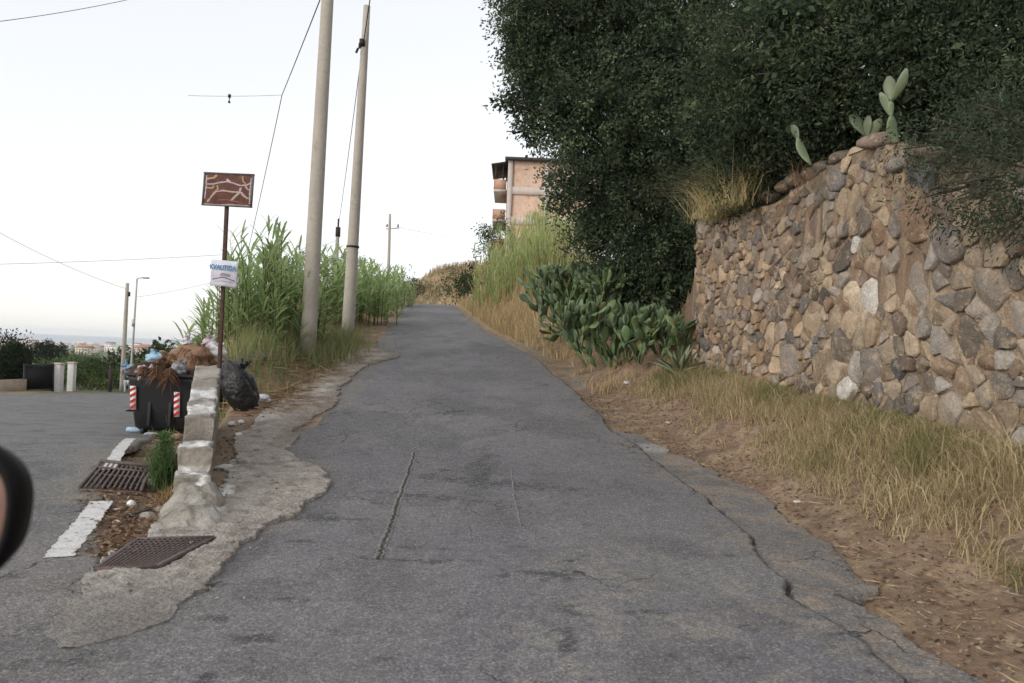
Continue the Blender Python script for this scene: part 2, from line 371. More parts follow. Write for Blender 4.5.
STAINS = [(gpt(500, 483), (.75, .16), -.25), (gpt(430, 497), (.5, .10), -.2), (gpt(330, 520), (.30, .08), -.1), (gpt(575, 575), (.25, .05), 0), (gpt(285, 600), (.12, .05), 0), (gpt(260, 640), (.1, .05), 0), (gpt(400, 560), (.3, .04), .1), (gpt(480, 470), (.12, .9), 0), (gpt(565, 640), (.05, .09), 0)]
SCORE = [gpt(415, 452), gpt(396, 510), gpt(378, 560)]
SEAM = [[gpt(511, 470), gpt(514, 500), gpt(521, 527)], [gpt(465, 515), gpt(471, 540)]]
CRACK = [gpt(520, 640), gpt(505, 652), gpt(508, 664), gpt(494, 678)]
STREAK = [[gpt(448, 345), gpt(480, 400), gpt(500, 440), gpt(512, 480), gpt(520, 540)], [gpt(400, 360), gpt(372, 420), gpt(350, 470)]]
def asphalt_col(X, Y):
    base = np.ones(X.shape + (3,)) * np.array((.158, .152, .162))
    a = fbm(X * .7, Y * .35, 41); b = fbm(X * 3, Y * 2, 42); c = fbm(X * 9, Y * 9, 43); hf = fbm(X * 28, Y * 28, 44, 2)
    base = mixc(base, (.185, .178, .18), ss(.45, .7, a)); base = mixc(base, (.105, .102, .107), ss(.5, .75, b) * .6)
    u = (X - xl(Y)) / (xr(Y) - xl(Y))
    base = mixc(base, (.155, .148, .138), (np.exp(-((u - .30) / .09) ** 2) + np.exp(-((u - .72) / .09) ** 2)) * .3 * (.4 + b))    # polished wheel paths
    base = mixc(base, (.21, .185, .155), ss(.86, 1.0, u + (b - .5) * .25) * ss(.42, .6, c) * .7)                                 # grit drifting in from the verge
    base = mixc(base, (.20, .18, .155), ss(.14, 0, u + (b - .5) * .2) * .5)
    for (cx, cy), (sx, sy), rt in STAINS:
        dx, dy = X - cx, Y - cy; q = np.hypot((dx * math.cos(rt) + dy * math.sin(rt)) / sx, (dy * math.cos(rt) - dx * math.sin(rt)) / sy)
        base = mixc(base, (.062, .062, .064), ss(1.45, .3, q + (c - .5) * 2.2 + (b - .5) * 1.4 + (hf - .5) * 2.4) * .9)
    sp = ss(.73, .8, fbm(X * 5, Y * 5, 47)) * (Y < 6.5)
    base = mixc(base, (.05, .05, .052), sp * .7)
    base = mixc(base, (.27, .245, .21), ss(.43, .62, fbm(X * 1.4, Y * 1.4, 51) + .35 * (hf - .5)) * ss(.35, .6, c) * ss(6.5, 4.5, Y) * ss(-.3, .5, X) * .7)
    base = mixc(base, (.10, .10, .103), ss(.52, .66, fbm(X * 1.1 + 4, Y * .7, 52) + .3 * (hf - .5)) * .55)
    return base
ys = np.concatenate([np.arange(.8, 14, .03), np.arange(14, 30, .07), np.arange(30, 75, .25)])
def sheet(name, ys, xa, xc, nu, zf, cf, mat, thick, zoff=0, kind='structure', crack=None):
    u = np.linspace(0, 1, nu); A, B = xa(ys)[:, None], xc(ys)[:, None]
    X = A + (B - A) * u[None]; Y = np.repeat(ys[:, None], nu, 1); Z = zf(X, Y) + zoff
    if crack is not None: Z = Z - .02 * ss(.022, .006, crack(X, Y))
    C = cf(X, Y)
    if thick:                                             # skirt at both long sides: the broken edge of the layer
        e = .012
        X = np.concatenate([X[:, :1], X, X[:, -1:]], 1); Y = np.concatenate([Y[:, :1], Y, Y[:, -1:]], 1)
        Z = np.concatenate([Z[:, :1] - thick, Z, Z[:, -1:] - thick], 1); C = np.concatenate([C[:, :1] * .75, C, C[:, -1:] * .75], 1)
    g = MB(); g.add(np.stack([X, Y, Z], -1).reshape(-1, 3), grid_faces(X.shape[0], X.shape[1])); g.c = [C.reshape(-1, 3)]
    return g.build(name, mat, smooth=False, kind=kind)
def xl_main(y): return np.where(y < 4.601, -9.0, np.where(y < 20, np.interp(y, *XAR) - .25, xl(y) + jag(y, 33)))
crk = lambda X, Y: poly_d(X, Y, CRACK)
ya = ys[ys <= 4.6]; yb = np.concatenate([[4.602], ys[ys > 4.6]])
sheet('main_road', yb, xl_main, xup, 150, road_z, asphalt_col, m_asph, .09, crack=crk)
sheet('junction_road', np.append(ya, 4.603), lambda y: y * 0 - 10.0, xup, 380, road_z, asphalt_col, m_asph, .09, crack=crk)
def old_col(X, Y):
    b = fbm(X * 4, Y * 4, 61); c = np.ones(X.shape + (3,)) * np.array((.175, .165, .158))
    c = mixc(c, (.24, .20, .165), ss(.4, .62, b)); c = mixc(c, (.12, .115, .112), ss(.55, .7, fbm(X * 2, Y * 2, 62)) * .6)
    pale = gpt(665, 452); q = np.hypot((X - pale[0]) / .45, (Y - pale[1]) / .35)
    return mixc(c, (.33, .31, .285), ss(1.2, .4, q + (b - .5)))
yo = np.arange(.8, 11.5, .03)
sheet('worn_road_edge', yo, lambda y: xup(y) - .1, xold, 110, lambda x, y: road_z(x, y) - .022 - .07 * ss(.05, .015, x - xup(y) - .05 * (vn(y * 3, y * 0 + 2, 66) - .6)), old_col, m_asph, .08)
def side_z(x, y):
    k = ss(0, 1, (y - 7) / 5); return road_z(x, y) * (1 - k) * (y < 12) + zlow(y) * k + (fbm(x * .5, y * .5, 22) - .5) * .03 * k
def side_col(X, Y):
    c = asphalt_col(X, Y + 100) * 1.0
    c = np.ones(X.shape + (3,)) * np.array((.165, .164, .167)); a = fbm(X * .6, Y * .3, 71); b = fbm(X * 3, Y * 3, 72)
    c = mixc(c, (.155, .15, .145), ss(.45, .65, a)); c = mixc(c, (.09, .09, .092), ss(.52, .7, b) * .6)
    c = mixc(c, (.2, .175, .14), ss(.5, 0, xsr(Y) - X + (b - .5) * .5) * .6)
    k = ss(4.6, 6.0, Y)[..., None]; return asphalt_col(X, Y) * (1 - k) + c * k
ysd = np.concatenate([np.arange(4.602, 16, .05), np.arange(16, 44, .25)])
def xsl(y): return np.interp(y, [0, 5.5, 6, 28, 33, 39, 44], [-10, -10, -19.2, -19.2, -20.3, -21.6, -22.3])
sheet('side_road', ysd, xsl, lambda y: xsr(y) + jag(y, 35, .06), 200, side_z, side_col, m_asph, .07)

# broken concrete apron
XAL = ([3.55, 3.75, 4.3, 4.7, 5.5, 6.3, 7.6, 9.65, 10.9, 13.5, 17.2, 18.5, 19.2, 20], [-1.95, -2.12, -2.27, -2.44, -2.53, -2.48, -2.66, -3.25, -3.4, -3.6, -3.7, -3.5, -3.5, -3.5])
def ap_col(X, Y):
    a = fbm(X * 2, Y * 2, 81); b = fbm(X * 8, Y * 8, 82); d = np.interp(Y, *XAR) - X
    c = np.ones(X.shape + (3,)) * np.array((.345, .31, .275)); c = mixc(c, (.42, .385, .345), ss(.45, .7, a)); c = mixc(c, (.22, .19, .165), ss(.52, .7, b) * .7)
    c = mixc(c, (.20, .145, .10), ss(.5, .68, fbm(X * 3, Y * 3, 83)) * ss(9, 13, Y) * .8)
    for px, py, rx, ry in ((224, 494, .06, .22), (214, 517, .045, .16), (219, 480, .05, .1)):
        q = gpt(px, py); c = mixc(c, (.66, .65, .63), ss(1.3, .6, np.hypot((X - q[0]) / rx, (Y - q[1]) / ry) + (fbm(X * 12, Y * 12, 88) - .5) * 2.4) * .9)
    c = mixc(c, (.19, .178, .168), ss(4.9, 3.8, Y + (b - .5) * .8) * .75)
    return mixc(c, (.18, .15, .12), ss(9.0, 9.8, Y) * ss(.35, .0, d) * .6)
GR2 = [gpt(97, 573), gpt(158, 571), gpt(214, 541), gpt(137, 543)]
def apron_z(x, y):
    z = road_z(x, y) + .006 + .022 * ss(3.9, 5.2, y) + (.3 + .7 * ss(3.8, 4.9, y)) * ((fbm(x * 7, y * 7, 86) - .5) * .045 + (fbm(x * 24, y * 24, 87) - .5) * .022)
    ins = np.ones(x.shape); P = GR2
    for a, b in zip(P, P[1:] + P[:1]):                      # recess for the mesh grate
        nx_, ny_ = b[1] - a[1], a[0] - b[0]; l = math.hypot(nx_, ny_); ins = ins * ss(.03, .0, ((x - a[0]) * nx_ + (y - a[1]) * ny_) / l)
    return z * (1 - ins) + (road_z(x, y) - .07) * ins
yap = np.concatenate([np.arange(3.56, 14, .025), np.arange(14, 19.4, .05)])
sheet('concrete_apron', yap, lambda y: np.interp(y, *XAL) + jag(y, 84, .11), lambda y: np.interp(y, *XAR) + jag(y, 85, .10) + .05 * ss(4.6, 3.8, y) * (vn(y * 9, y * 0 + 1, 89) - .5) * 3, 60,
      apron_z, ap_col, m_conc, .1)

# edge line of the side road
def strip(mb, P, wid, zf, off=.005, n=60):
    P = np.array(P, float); t = np.linspace(0, 1, n); q = np.linspace(0, 1, len(P))
    c = np.stack([np.interp(t, q, P[:, 0]), np.interp(t, q, P[:, 1])], 1); T = norm(np.gradient(c, axis=0)); S = np.stack([-T[:, 1], T[:, 0]], 1)
    jl = (np.array([hsh(i, 1., 5) for i in range(n)]) - .5) * .02
    k = 5; us = np.linspace(-.5, .5, k)
    V = np.stack([c + S * (wid * u + jl[:, None] * (abs(u) > .4)) for u in us], 1); V3 = np.concatenate([V, (zf(V[..., 0], V[..., 1]) + off)[..., None]], -1)
    mb.add(V3.reshape(-1, 3), grid_faces(n, k))
for nm_, P_, wd_, cl_ in (('scored_groove', SCORE, .020, (.045, .043, .042)), ('scored_groove_edge', [(a - .022, b) for a, b in SCORE], .016, (.24, .225, .205)), ('scored_groove_edge', [(a + .021, b) for a, b in SCORE], .012, (.22, .21, .195)), ('old_road_seam', SEAM[0], .014, (.24, .23, .215)), ('old_road_seam', SEAM[1], .012, (.24, .23, .215))):
    mb = MB(); strip(mb, P_, wd_, road_z, .004 if 'edge' in nm_ else .005, 80); mb.c[-1][:] = cl_; mb.build(nm_, m_asph, kind='structure')
mb = MB(); strip(mb, [gpt(58, 558), gpt(102, 503)], .17, side_z); strip(mb, [gpt(108, 482), gpt(124, 455), gpt(131, 441)], .13, side_z)
mb.build('edge_line', m_line, kind='structure')

# ------------------------------------------------------------------ dry stone retaining wall
WL = 12.6
def wall_pt(s, t, d=0.0):
    """s along from the far end, t height 0..1, d out of the face"""
    s = np.asarray(s, float); t = np.asarray(t, float); ln = math.hypot(1, .15); y = 15 - s / ln; x = 3.3 + (s / ln) * .15
    zb = np.interp(y, [0, 3, 7, 15, 20], [.35, .5, .74, 1.28, 1.8]) - .15
    zt = np.interp(s, [0, 1.2, 2.9, 3.6, 4.2, 5.2, 6.1, 6.8, 7.6, 13], [3.98, 3.92, 3.80, 3.92, 4.02, 4.08, 3.95, 3.65, 3.35, 3.2])
    z = zb + (zt - zb) * t
    lean = (z - zb) * .045
    bulge = (fbm(s * .8, z * .8, 91) - .5) * .16
    nrm = np.array([-1 / ln, -.15 / ln])
    dd = d - lean + bulge
    return np.stack([x + nrm[0] * dd, y + nrm[1] * dd, z], -1)
wall_thing = thing('stone_wall', 'tall old rubble stone retaining wall with tan mortar beside the road', 'wall', (4.2, 9, .8))
ns, ntt = 420, 110
S, T = np.meshgrid(np.linspace(0, WL, ns), np.linspace(0, 1, ntt))
D = (fbm(S * 3, T * 9, 92) - .5) * .05 + (fbm(S * 14, T * 40, 93) - .5) * .02
Vf = wall_pt(S, T, D - .032)
mc = np.ones(S.shape + (3,)) * np.array((.37, .285, .20)); a = fbm(S * 1.2, T * 3.5, 94); b = fbm(S * 5, T * 14, 95)
mc = mixc(mc, (.44, .35, .255), ss(.45, .65, a)); mc = mixc(mc, (.22, .16, .11), ss(.5, .7, b) * .8); mc = mixc(mc, (.17, .13, .095), ss(.84, 1, T + .2 * (b - .5)) * .5)
g = MB(); g.add(Vf.reshape(-1, 3), grid_faces(ntt, ns)); g.c = [mc.reshape(-1, 3)]
top = wall_pt(S[-1], T[-1], D[-1] - .012); bk = top + np.array([.62, .09, -.05]); gnd = top + np.array([.62, .09, -2.9])
g.add(np.concatenate([top, bk, gnd]), grid_faces(3, ns), (.27, .2, .135))
e0 = wall_pt(np.zeros(ntt), np.linspace(0, 1, ntt), D[:, 0] - .012)
cols = [e0 + np.array([q * .62, q * .09 + (hsh(i * 1.0, 3.) - .5) * .06, 0]) for i, q in enumerate(np.linspace(0, 1, 7))]
g.add(np.stack(cols, 1).reshape(-1, 3)[::1], grid_faces(ntt, 7), (.3, .22, .15))
g.build('mortar', m_mort, wall_thing, smooth=True)

# stones: relaxed Voronoi cells in the wall plane
HN = 2.95
pts = []
gr = np.random.default_rng(5)
tries = 0; cell = {}
def rad_at(s, h): return (.108 if s < 3.2 else .128 + .045 * min(1, (s - 3.2) / 3)) * (1 + .5 * (vn(np.array(s * 1.1), np.array(h * 1.3), 17) - .35))
cand = []
while tries < 26000:
    tries += 1
    s, h = gr.uniform(-.15, WL + .1), gr.uniform(-.1, HN + .12); rd = float(rad_at(s, h)) * gr.choice([.42, .55, .7, .85, 1, 1.25, 1.6])
    ok = True; ki, kj = int(s // .4), int(h // .4)
    for i in (-1, 0, 1):
        for j in (-1, 0, 1):
            for (s2, h2, r2) in cell.get((ki + i, kj + j), ()):
                if ((s - s2) / 1.12) ** 2 + ((h - h2) / .92) ** 2 < ((rd + r2) * .88) ** 2: ok = False; break
            if not ok: break
        if not ok: break
    if ok: cell.setdefault((ki, kj), []).append((s, h, rd)); cand.append((s, h, rd))
cand = np.array(cand)
def clip(poly, n, c):
    out = []
    for i in range(len(poly)):
        p, q = poly[i], poly[(i + 1) % len(poly)]; dp, dq = p @ n - c, q @ n - c
        if dp <= 0: out.append(p)
        if dp * dq < 0: out.append(p + (q - p) * (dp / (dp - dq)))
    return out
PAL = np.array([(.21, .185, .16), (.27, .23, .19), (.32, .26, .19), (.15, .125, .10), (.37, .285, .195), (.22, .165, .13), (.33, .305, .27), (.26, .19, .13), (.44, .35, .25), (.145, .138, .135), (.28, .185, .12), (.47, .44, .40), (.34, .26, .175)])
PW = np.array([11, 12, 11, 8, 9, 9, 7, 9, 5, 6, 5, 2, 10.]); PW /= PW.sum()
g = MB()
for i, (s, h, rd) in enumerate(cand):
    dd = np.hypot(cand[:, 0] - s, cand[:, 1] - h); nb = np.argsort(dd)[1:15]
    poly = [np.array(p) for p in ((s - .5, h - .5), (s + .5, h - .5), (s + .5, h + .5), (s - .5, h + .5))]
    for k in nb:
        q = cand[k, :2]; n = q - np.array([s, h]); L2 = n @ n; wgt = .5 + .5 * (rd ** 2 - cand[k, 2] ** 2) / L2
        mid = np.array([s, h]) + n * wgt; n = n / math.sqrt(L2)
        poly = clip(poly, n, mid @ n - gr.uniform(.002, .019))
        if len(poly) < 3: break
    if len(poly) < 3: continue
    P = np.array(poly); hl = HN + .06 * (vn(np.array(s * 2.3), np.array(2.), 19) - .5); P = np.clip(P, (.0, -.15), (WL, hl)); c0 = P.mean(0)
    if np.hypot(*(P - c0).T).max() < .04: continue
    if h < -.05 or h > HN - .03 or s > WL or s < 0: continue
    if 8.35 < s < 8.55 and 1.45 < h < 1.7: continue
    # resample outline, round the corners
    P = np.concatenate([P[:1] * 0 + np.linspace(P[k], P[(k + 1) % len(P)], 6, endpoint=False) for k in range(len(P))])
    for _ in range(2): P = (np.roll(P, 1, 0) + 2 * P + np.roll(P, -1, 0)) / 4
    n = 22; ln_ = np.concatenate([[0], np.cumsum(np.hypot(*(np.roll(P, -1, 0) - P).T))]); Q = np.vstack([P, P[:1]])
    tt = np.linspace(0, ln_[-1], n, endpoint=False); P = np.stack([np.interp(tt, ln_, Q[:, 0]), np.interp(tt, ln_, Q[:, 1])], 1)
    P = P + (P - c0) * ((gr.random(n) - .5) * .12 + (hsh(np.floor(np.arange(n) / 3.5), i * 1.0, 4) - .5) * .17)[:, None]
    bump = gr.uniform(.022, .07); pl = gr.normal(size=(3, 2)) * .26; tilt = gr.normal(size=2) * .16; sink = gr.uniform(-.035, .005)
    rings = []
    for sc, dp in ((1.0, -.6), (1.0, .35), (.965, .8), (.88, .96), (.6, 1.0), (.3, 1.0)):
        q = c0 + (P - c0) * sc; rel = q - c0
        d = bump * dp + sink + (rel @ tilt) * (dp > 0) + ((vn(q[:, 0] * 14, q[:, 1] * 14, i % 50) - .5) * .03 + (vn(q[:, 0] * 34, q[:, 1] * 34, i % 50) - .5) * .014) * (dp > .3)
        for m_ in range(3):                               # broken faces
            if dp > .3: d = np.minimum(d, sink + bump * (.85 + .2 * m_) + rel @ pl[m_])
        rings.append(np.concatenate([q, d[:, None]], 1))
    rings.append(np.array([[c0[0], c0[1], bump * .75 + sink]]))
    A = np.concatenate(rings); V = wall_pt(A[:, 0], A[:, 1] / HN, A[:, 2])
    F4 = [(r * n + j, r * n + (j + 1) % n, (r + 1) * n + (j + 1) % n, (r + 1) * n + j) for r in range(5) for j in range(n)]
    c = PAL[gr.choice(len(PAL), p=PW)] * gr.uniform(.6, 1.2)
    if s < 4: c = c * np.array((1.04, .98, .94))
    g.add(V, np.array(F4), c); b0 = g.n - len(V)
    g.t.append(np.array([(5 * n + j, 5 * n + (j + 1) % n, 6 * n) for j in range(n)]) + b0)
g.build('stonework', m_stone, wall_thing, smooth=True)
# loose stones along the top
for i, (px, py, sx, sz) in enumerate([(706, 217, 20, 9), (727, 212, 17, 9), (745, 207, 16, 10), (757, 200, 14, 8), (773, 199, 22, 11), (787, 190, 16, 10), (800, 184, 20, 11), (815, 177, 19, 11), (829, 172, 22, 12), (846, 163, 24, 13), (861, 160, 18, 15), (883, 146, 40, 13), (806, 204, 18, 15), (823, 206, 20, 18), (872, 176, 18, 17), (905, 168, 26, 13), (938, 160, 30, 12)]):
    Yp = 15 - (px - 687) / 228 * 6.2; s = (15 - Yp) * 1.011; p = at(px, py, Yp); k = Yp / FPX
    g = MB(); blob(g, (p[0] - .05, p[1], p[2] + .05), (sx * .5 * k * 1.2, .15, sz * .5 * k * 1.4), 3, .12, 1.2, 100 + i, rot3(0, gr.normal() * .15, -.15), PAL[[2, 0, 3, 8, 5, 4, 1][i % 7]], .8)
    g.build('capstone', m_stone, wall_thing, smooth=True)
# weep hole: slabs around a near-black box, the shade inside put into its colour
g = MB()
for ds in (-.13, .13):
    blob(g, wall_pt(8.45 + ds, 1.57 / HN, .03), (.05, .075, .15), 3, .1, 1.5, 140, rot3(0, .05 * np.sign(ds), 0), (.24, .19, .14), .6)
blob(g, wall_pt(8.45, 1.76 / HN, .03), (.05, .2, .05), 3, .1, 1.5, 141, rot3(0, 0, .15), (.22, .17, .13), .6)
g.box(wall_pt(8.45, 1.57 / HN, .018), (.03, .2, .24), rz=.15, col=(.02, .016, .013))
g.build('weep_hole', m_stone, wall_thing, smooth=True)

# ------------------------------------------------------------------ plants: builders
def leaf_cards(mb, P, D, L, W, col, fold=.25, g=rng):
    N = len(P); D = norm(D); S = norm(np.cross(D, g.normal(size=(N, 3)))); U = np.cross(S, D)
    L = L[:, None]; W = W[:, None]
    mid = P + D * L * .45
    V = np.stack([P, mid + S * W * .5 + U * W * fold * .5, P + D * L, mid - S * W * .5 + U * W * fold * .5], 1).reshape(-1, 3)
    i = np.arange(N) * 4; mb.add(V, np.stack([i, i + 1, i + 2, i + 3], 1)); mb.c[-1] = np.repeat(col, 4, 0)
def varcol(n, cols, g=rng, v=.25):
    cols = np.array(cols); c = cols[g.integers(0, len(cols), n)]; return c * (1 + g.uniform(-v, v, (n, 1)))
def crown_mesh(mb, blobs, dens, leaf, wid, cols, g=rng, per=26, tw=.35, droop=.2, shell=.55):
    for (c, rad) in blobs:
        rad = np.array(rad) * np.ones(3); n = max(6, int(dens * (rad.prod() ** (2 / 3))))
        d = norm(g.normal(size=(n, 3))); q = g.random(n) ** shell
        q = q * (1 + .36 * (noise3(d * 1.0 + 7, 2.2, int(abs(c[0] * 13)) % 90) - .5) * 2)
        P = np.array(c) + d * rad * q[:, None]
        T = norm(d * .8 + g.normal(size=(n, 3)) * .6 + np.array([0, 0, -droop]))
        k = per; t = g.random((n, k)); off = g.normal(size=(n, k, 3)) * tw * .22
        Q = (P[:, None] + T[:, None] * (t * tw)[..., None] + off).reshape(-1, 3)
        DD = (T[:, None] + g.normal(size=(n, k, 3)) * .75).reshape(-1, 3); N = len(Q)
        cc = np.repeat(varcol(n, cols, g, .3) * np.exp(g.normal(size=(n, 1)) * .22) * math.exp(g.normal() * .22), k, 0) * (1 + g.uniform(-.2, .2, (N, 1)))
        leaf_cards(mb, Q, DD, leaf * g.uniform(.7, 1.25, N), wid * g.uniform(.7, 1.2, N), cc, g=g)
def limb(mb, a, b, r1, r2, g=rng, k=7, wob=.12):
    a, b = np.array(a, float), np.array(b, float); t = np.linspace(0, 1, k); L = np.linalg.norm(b - a)
    P = a + (b - a) * t[:, None] + g.normal(size=(k, 3)) * wob * L * .12 * np.sin(t * math.pi)[:, None] + np.array([0, 0, 1]) * (np.sin(t * math.pi) * L * .06)[:, None]
    mb.tube(P, r1 + (r2 - r1) * t, 7)
    return P
def tree(name, label, base, blobs, dens, leaf, wid, cols, tr=.2, group=None, cat='tree', per=26, tw=.35, droop=.2, seed=1, fork=None, mat=None):
    g = np.random.default_rng(seed); o = thing(name, label, cat, base, group)
    t = MB(); fk = np.array(fork if fork is not None else (np.array(base) * .55 + np.mean([b[0] for b in blobs], 0) * .45))
    limb(t, np.array(base) + (0, 0, -.2), fk, tr, tr * .7, g)
    for c, rad in blobs:
        e = np.array(c); P = limb(t, fk, e, tr * .45, tr * .1, g)
        for _ in range(5):
            d = norm(g.normal(size=3)) * np.array(rad) * .85; limb(t, P[-2 - g.integers(0, 3)], e + d, tr * .14, .008, g, 5)
    t.build('trunk', m_bark, o, smooth=True)
    f = MB(); crown_mesh(f, blobs, dens, leaf, wid, cols, g, per, tw, droop)
    if tr > .2:                                         # bigger, denser leaves deep inside the crown
        crown_mesh(f, [(c, np.array(q) * .72) for c, q in blobs], dens * .24, leaf * 1.8, leaf * 1.0, cols, g, per, tw, droop, .33)
    f.build('crown', mat or m_leaf, o)
    return o
def blades(mb, P, h, wdt, lean, cols, curl=.5, g=rng):
    """grass blades: two segments and a tip"""
    N = len(P); a = g.uniform(0, 2 * math.pi, N); S = np.stack([np.cos(a), np.sin(a), a * 0], 1)
    ld = g.normal(size=(N, 3)) * lean; ld[:, 2] = 0; h = h[:, None]; wd = wdt[:, None] * .5
    up = np.array([0, 0, 1.0])
    p1 = P + up * h * .5 + ld * h * .3; p2 = P + up * h * (1 - curl * .4 * np.minimum(1, np.linalg.norm(ld, axis=1))[:, None]) + ld * h * (1 + curl * .3)
    V = np.stack([P - S * wd, P + S * wd, p1 + S * wd * .8, p1 - S * wd * .8, p2], 1).reshape(-1, 3); i = np.arange(N) * 5
    b = mb.n; mb.add(V, np.stack([i, i + 1, i + 2, i + 3], 1)); mb.t.append(np.stack([i + 3, i + 2, i + 4], 1) + b); mb.c[-1] = np.repeat(cols, 5, 0)
def ribbon_leaves(mb, P, D, L, W, cols, sag=.5):
    """long arching leaves: three quads each"""
    N = len(P); D = norm(D); S = norm(np.cross(D, np.array([0, 0, 1.0]))); rows = []
    for t, wk in ((0, .6), (.35, 1.0), (.7, .75), (1.0, .06)):
        c = P + D * (L * t)[:, None]; c = c - np.array([0, 0, 1.0]) * (sag * L * t * t)[:, None]
        rows += [c - S * (W * wk * .5)[:, None], c + S * (W * wk * .5)[:, None]]
    V = np.stack(rows, 1).reshape(-1, 3); i = np.arange(N) * 8
    mb.add(V, np.concatenate([np.stack([i + 2 * k, i + 2 * k + 1, i + 2 * k + 3, i + 2 * k + 2], 1) for k in range(3)])); mb.c[-1] = np.repeat(cols, 8, 0)

# ------------------------------------------------------------------ the two big evergreens on the right
DK = [(.060, .084, .050), (.074, .104, .060), (.108, .140, .076), (.044, .062, .042)]
def bl(px, py, Yq, rp, dy=1.0): p = at(px, py, Yq); r = rp * Yq / FPX; return (p, (r, r * dy, r))
tree('evergreen_tree', 'big dark evergreen tree with dense crown reaching over the road beyond the stone wall', (4.6, 18.5, hz(4.6, 18.5)),
     [bl(560, 20, 18, 62), bl(556, 90, 18, 46), bl(600, 120, 17.5, 66), bl(612, 190, 17.5, 58), bl(640, 250, 17.2, 56), bl(670, 290, 17, 50), bl(625, 40, 18.5, 80), bl(690, 80, 18, 80), bl(690, 180, 17.5, 80), bl(600, -60, 18.5, 90), bl(720, -60, 19, 110), bl(730, 250, 17.8, 60), bl(665, 330, 17.6, 42), bl(770, 120, 18.5, 80), bl(532, 60, 18, 28), bl(516, 28, 18, 17), bl(518, 100, 18, 13), bl(541, 128, 18, 14), bl(563, 190, 17.6, 12), bl(590, 232, 17.4, 14), bl(512, -8, 18.3, 22)],
     330, .085, .042, DK, .32, tw=.4, seed=3, per=24)
tree('evergreen_tree', 'dark evergreen tree growing behind the stone wall and hanging over its top', (6.6, 10.5, 3.25),
     [bl(790, 40, 11.5, 90), bl(790, 110, 11.5, 62), bl(850, 70, 11, 80), bl(910, 40, 10.5, 95), bl(980, 60, 10, 95), bl(950, 95, 10.3, 55), bl(1010, 130, 9.2, 60), bl(850, -60, 11.5, 120), bl(980, -80, 10.5, 140), bl(1080, 80, 9.5, 120), bl(740, 110, 12.5, 60), bl(745, 165, 12.8, 45), bl(800, 160, 12.6, 42), bl(850, 125, 12, 42), bl(780, 190, 13.5, 40), bl(715, 200, 15.5, 45)],
     400, .07, .024, DK, .26, tw=.35, seed=4, per=26)
tree('olive_branch_tree', 'olive tree whose narrow leaved branches droop in front of the wall top', (6.4, 7.2, 3.25),
     [bl(1000, 140, 7.6, 52), bl(1030, 180, 7.0, 50), bl(945, 160, 7.9, 28), bl(968, 200, 7.4, 24), bl(1010, 226, 6.9, 26), bl(925, 140, 8.4, 26), bl(1060, 120, 7.8, 90), bl(928, 196, 7.9, 13), bl(1075, 225, 7.0, 38)],
     430, .07, .016, [(.065, .085, .055), (.08, .10, .065), (.05, .068, .045)], .07, tw=.3, seed=6, per=22, droop=.5)

# ------------------------------------------------------------------ prickly pears
def pad(mb, base, d, L, W, th, nrm, col):
    u = np.linspace(0, 1, 7); n = 12; d = norm(np.array(d)); s = norm(np.cross(d, nrm)); q = np.cross(s, d); V = []
    prof = np.array([.16, .52, .8, .98, 1.0, .78, .30])
    for k, t in enumerate(u):
        a = np.linspace(0, 2 * math.pi, n, endpoint=False)
        c = np.array(base) + d * L * t + q * L * .08 * math.sin(t * 3)
        V.append(c + s * (np.cos(a) * W * .5 * prof[k])[:, None] + q * (np.sin(a) * th * .5 * (prof[k] ** .5))[:, None])
    V = np.concatenate(V); F = grid_faces(7, n + 1); i = np.arange(6 * n); r = i // n; j = i % n
    mb.add(V, np.stack([r * n + j, r * n + (j + 1) % n, (r + 1) * n + (j + 1) % n, (r + 1) * n + j], 1), col); b = mb.n - len(V)
    mb.g.append([b + 6 * n + j for j in range(n)]); mb.g.append([b + j for j in range(n)][::-1])
    return np.array(base) + d * L
CG = [(.16, .25, .105), (.20, .29, .125), (.12, .19, .085), (.26, .33, .15), (.165, .235, .13)]
def opuntia(name, label, base, height, n0, seed, group=None, L=.27, cols=CG, spread=.6):
    g = np.random.default_rng(seed); o = thing(name, label, 'cactus', base, group)
    def grow(mb, p, d, lev):
        l = L * g.uniform(.6, 1.3); nr = norm(g.normal(size=3)); c = np.array(cols[g.integers(len(cols))]) * g.uniform(.5, 1.2)
        if g.random() < .015: c = np.array((.22, .20, .08))
        e = pad(mb, p, d, l, l * g.uniform(.34, .58), .035, nr, c * .8)
        if e[2] - base[2] < height and lev < 9:
            for _ in range(g.choice([1, 1, 2, 2, 3])): grow(mb, e - norm(d) * l * .06, norm(np.array(d) + g.normal(size=3) * .5 + np.array([.06, 0, .55])), lev + 1)
    for k in range(n0):
        a = g.uniform(0, 6.28); mb = MB(); grow(mb, np.array(base) + np.array([math.cos(a), math.sin(a), 0]) * g.uniform(0, .6), norm(np.array([math.cos(a) * spread, math.sin(a) * spread, .9])), 0)
        mb.build('pad_branch', m_leaf2, o, smooth=True)
    return o
gp = 'prickly pears between the big tree and the road'
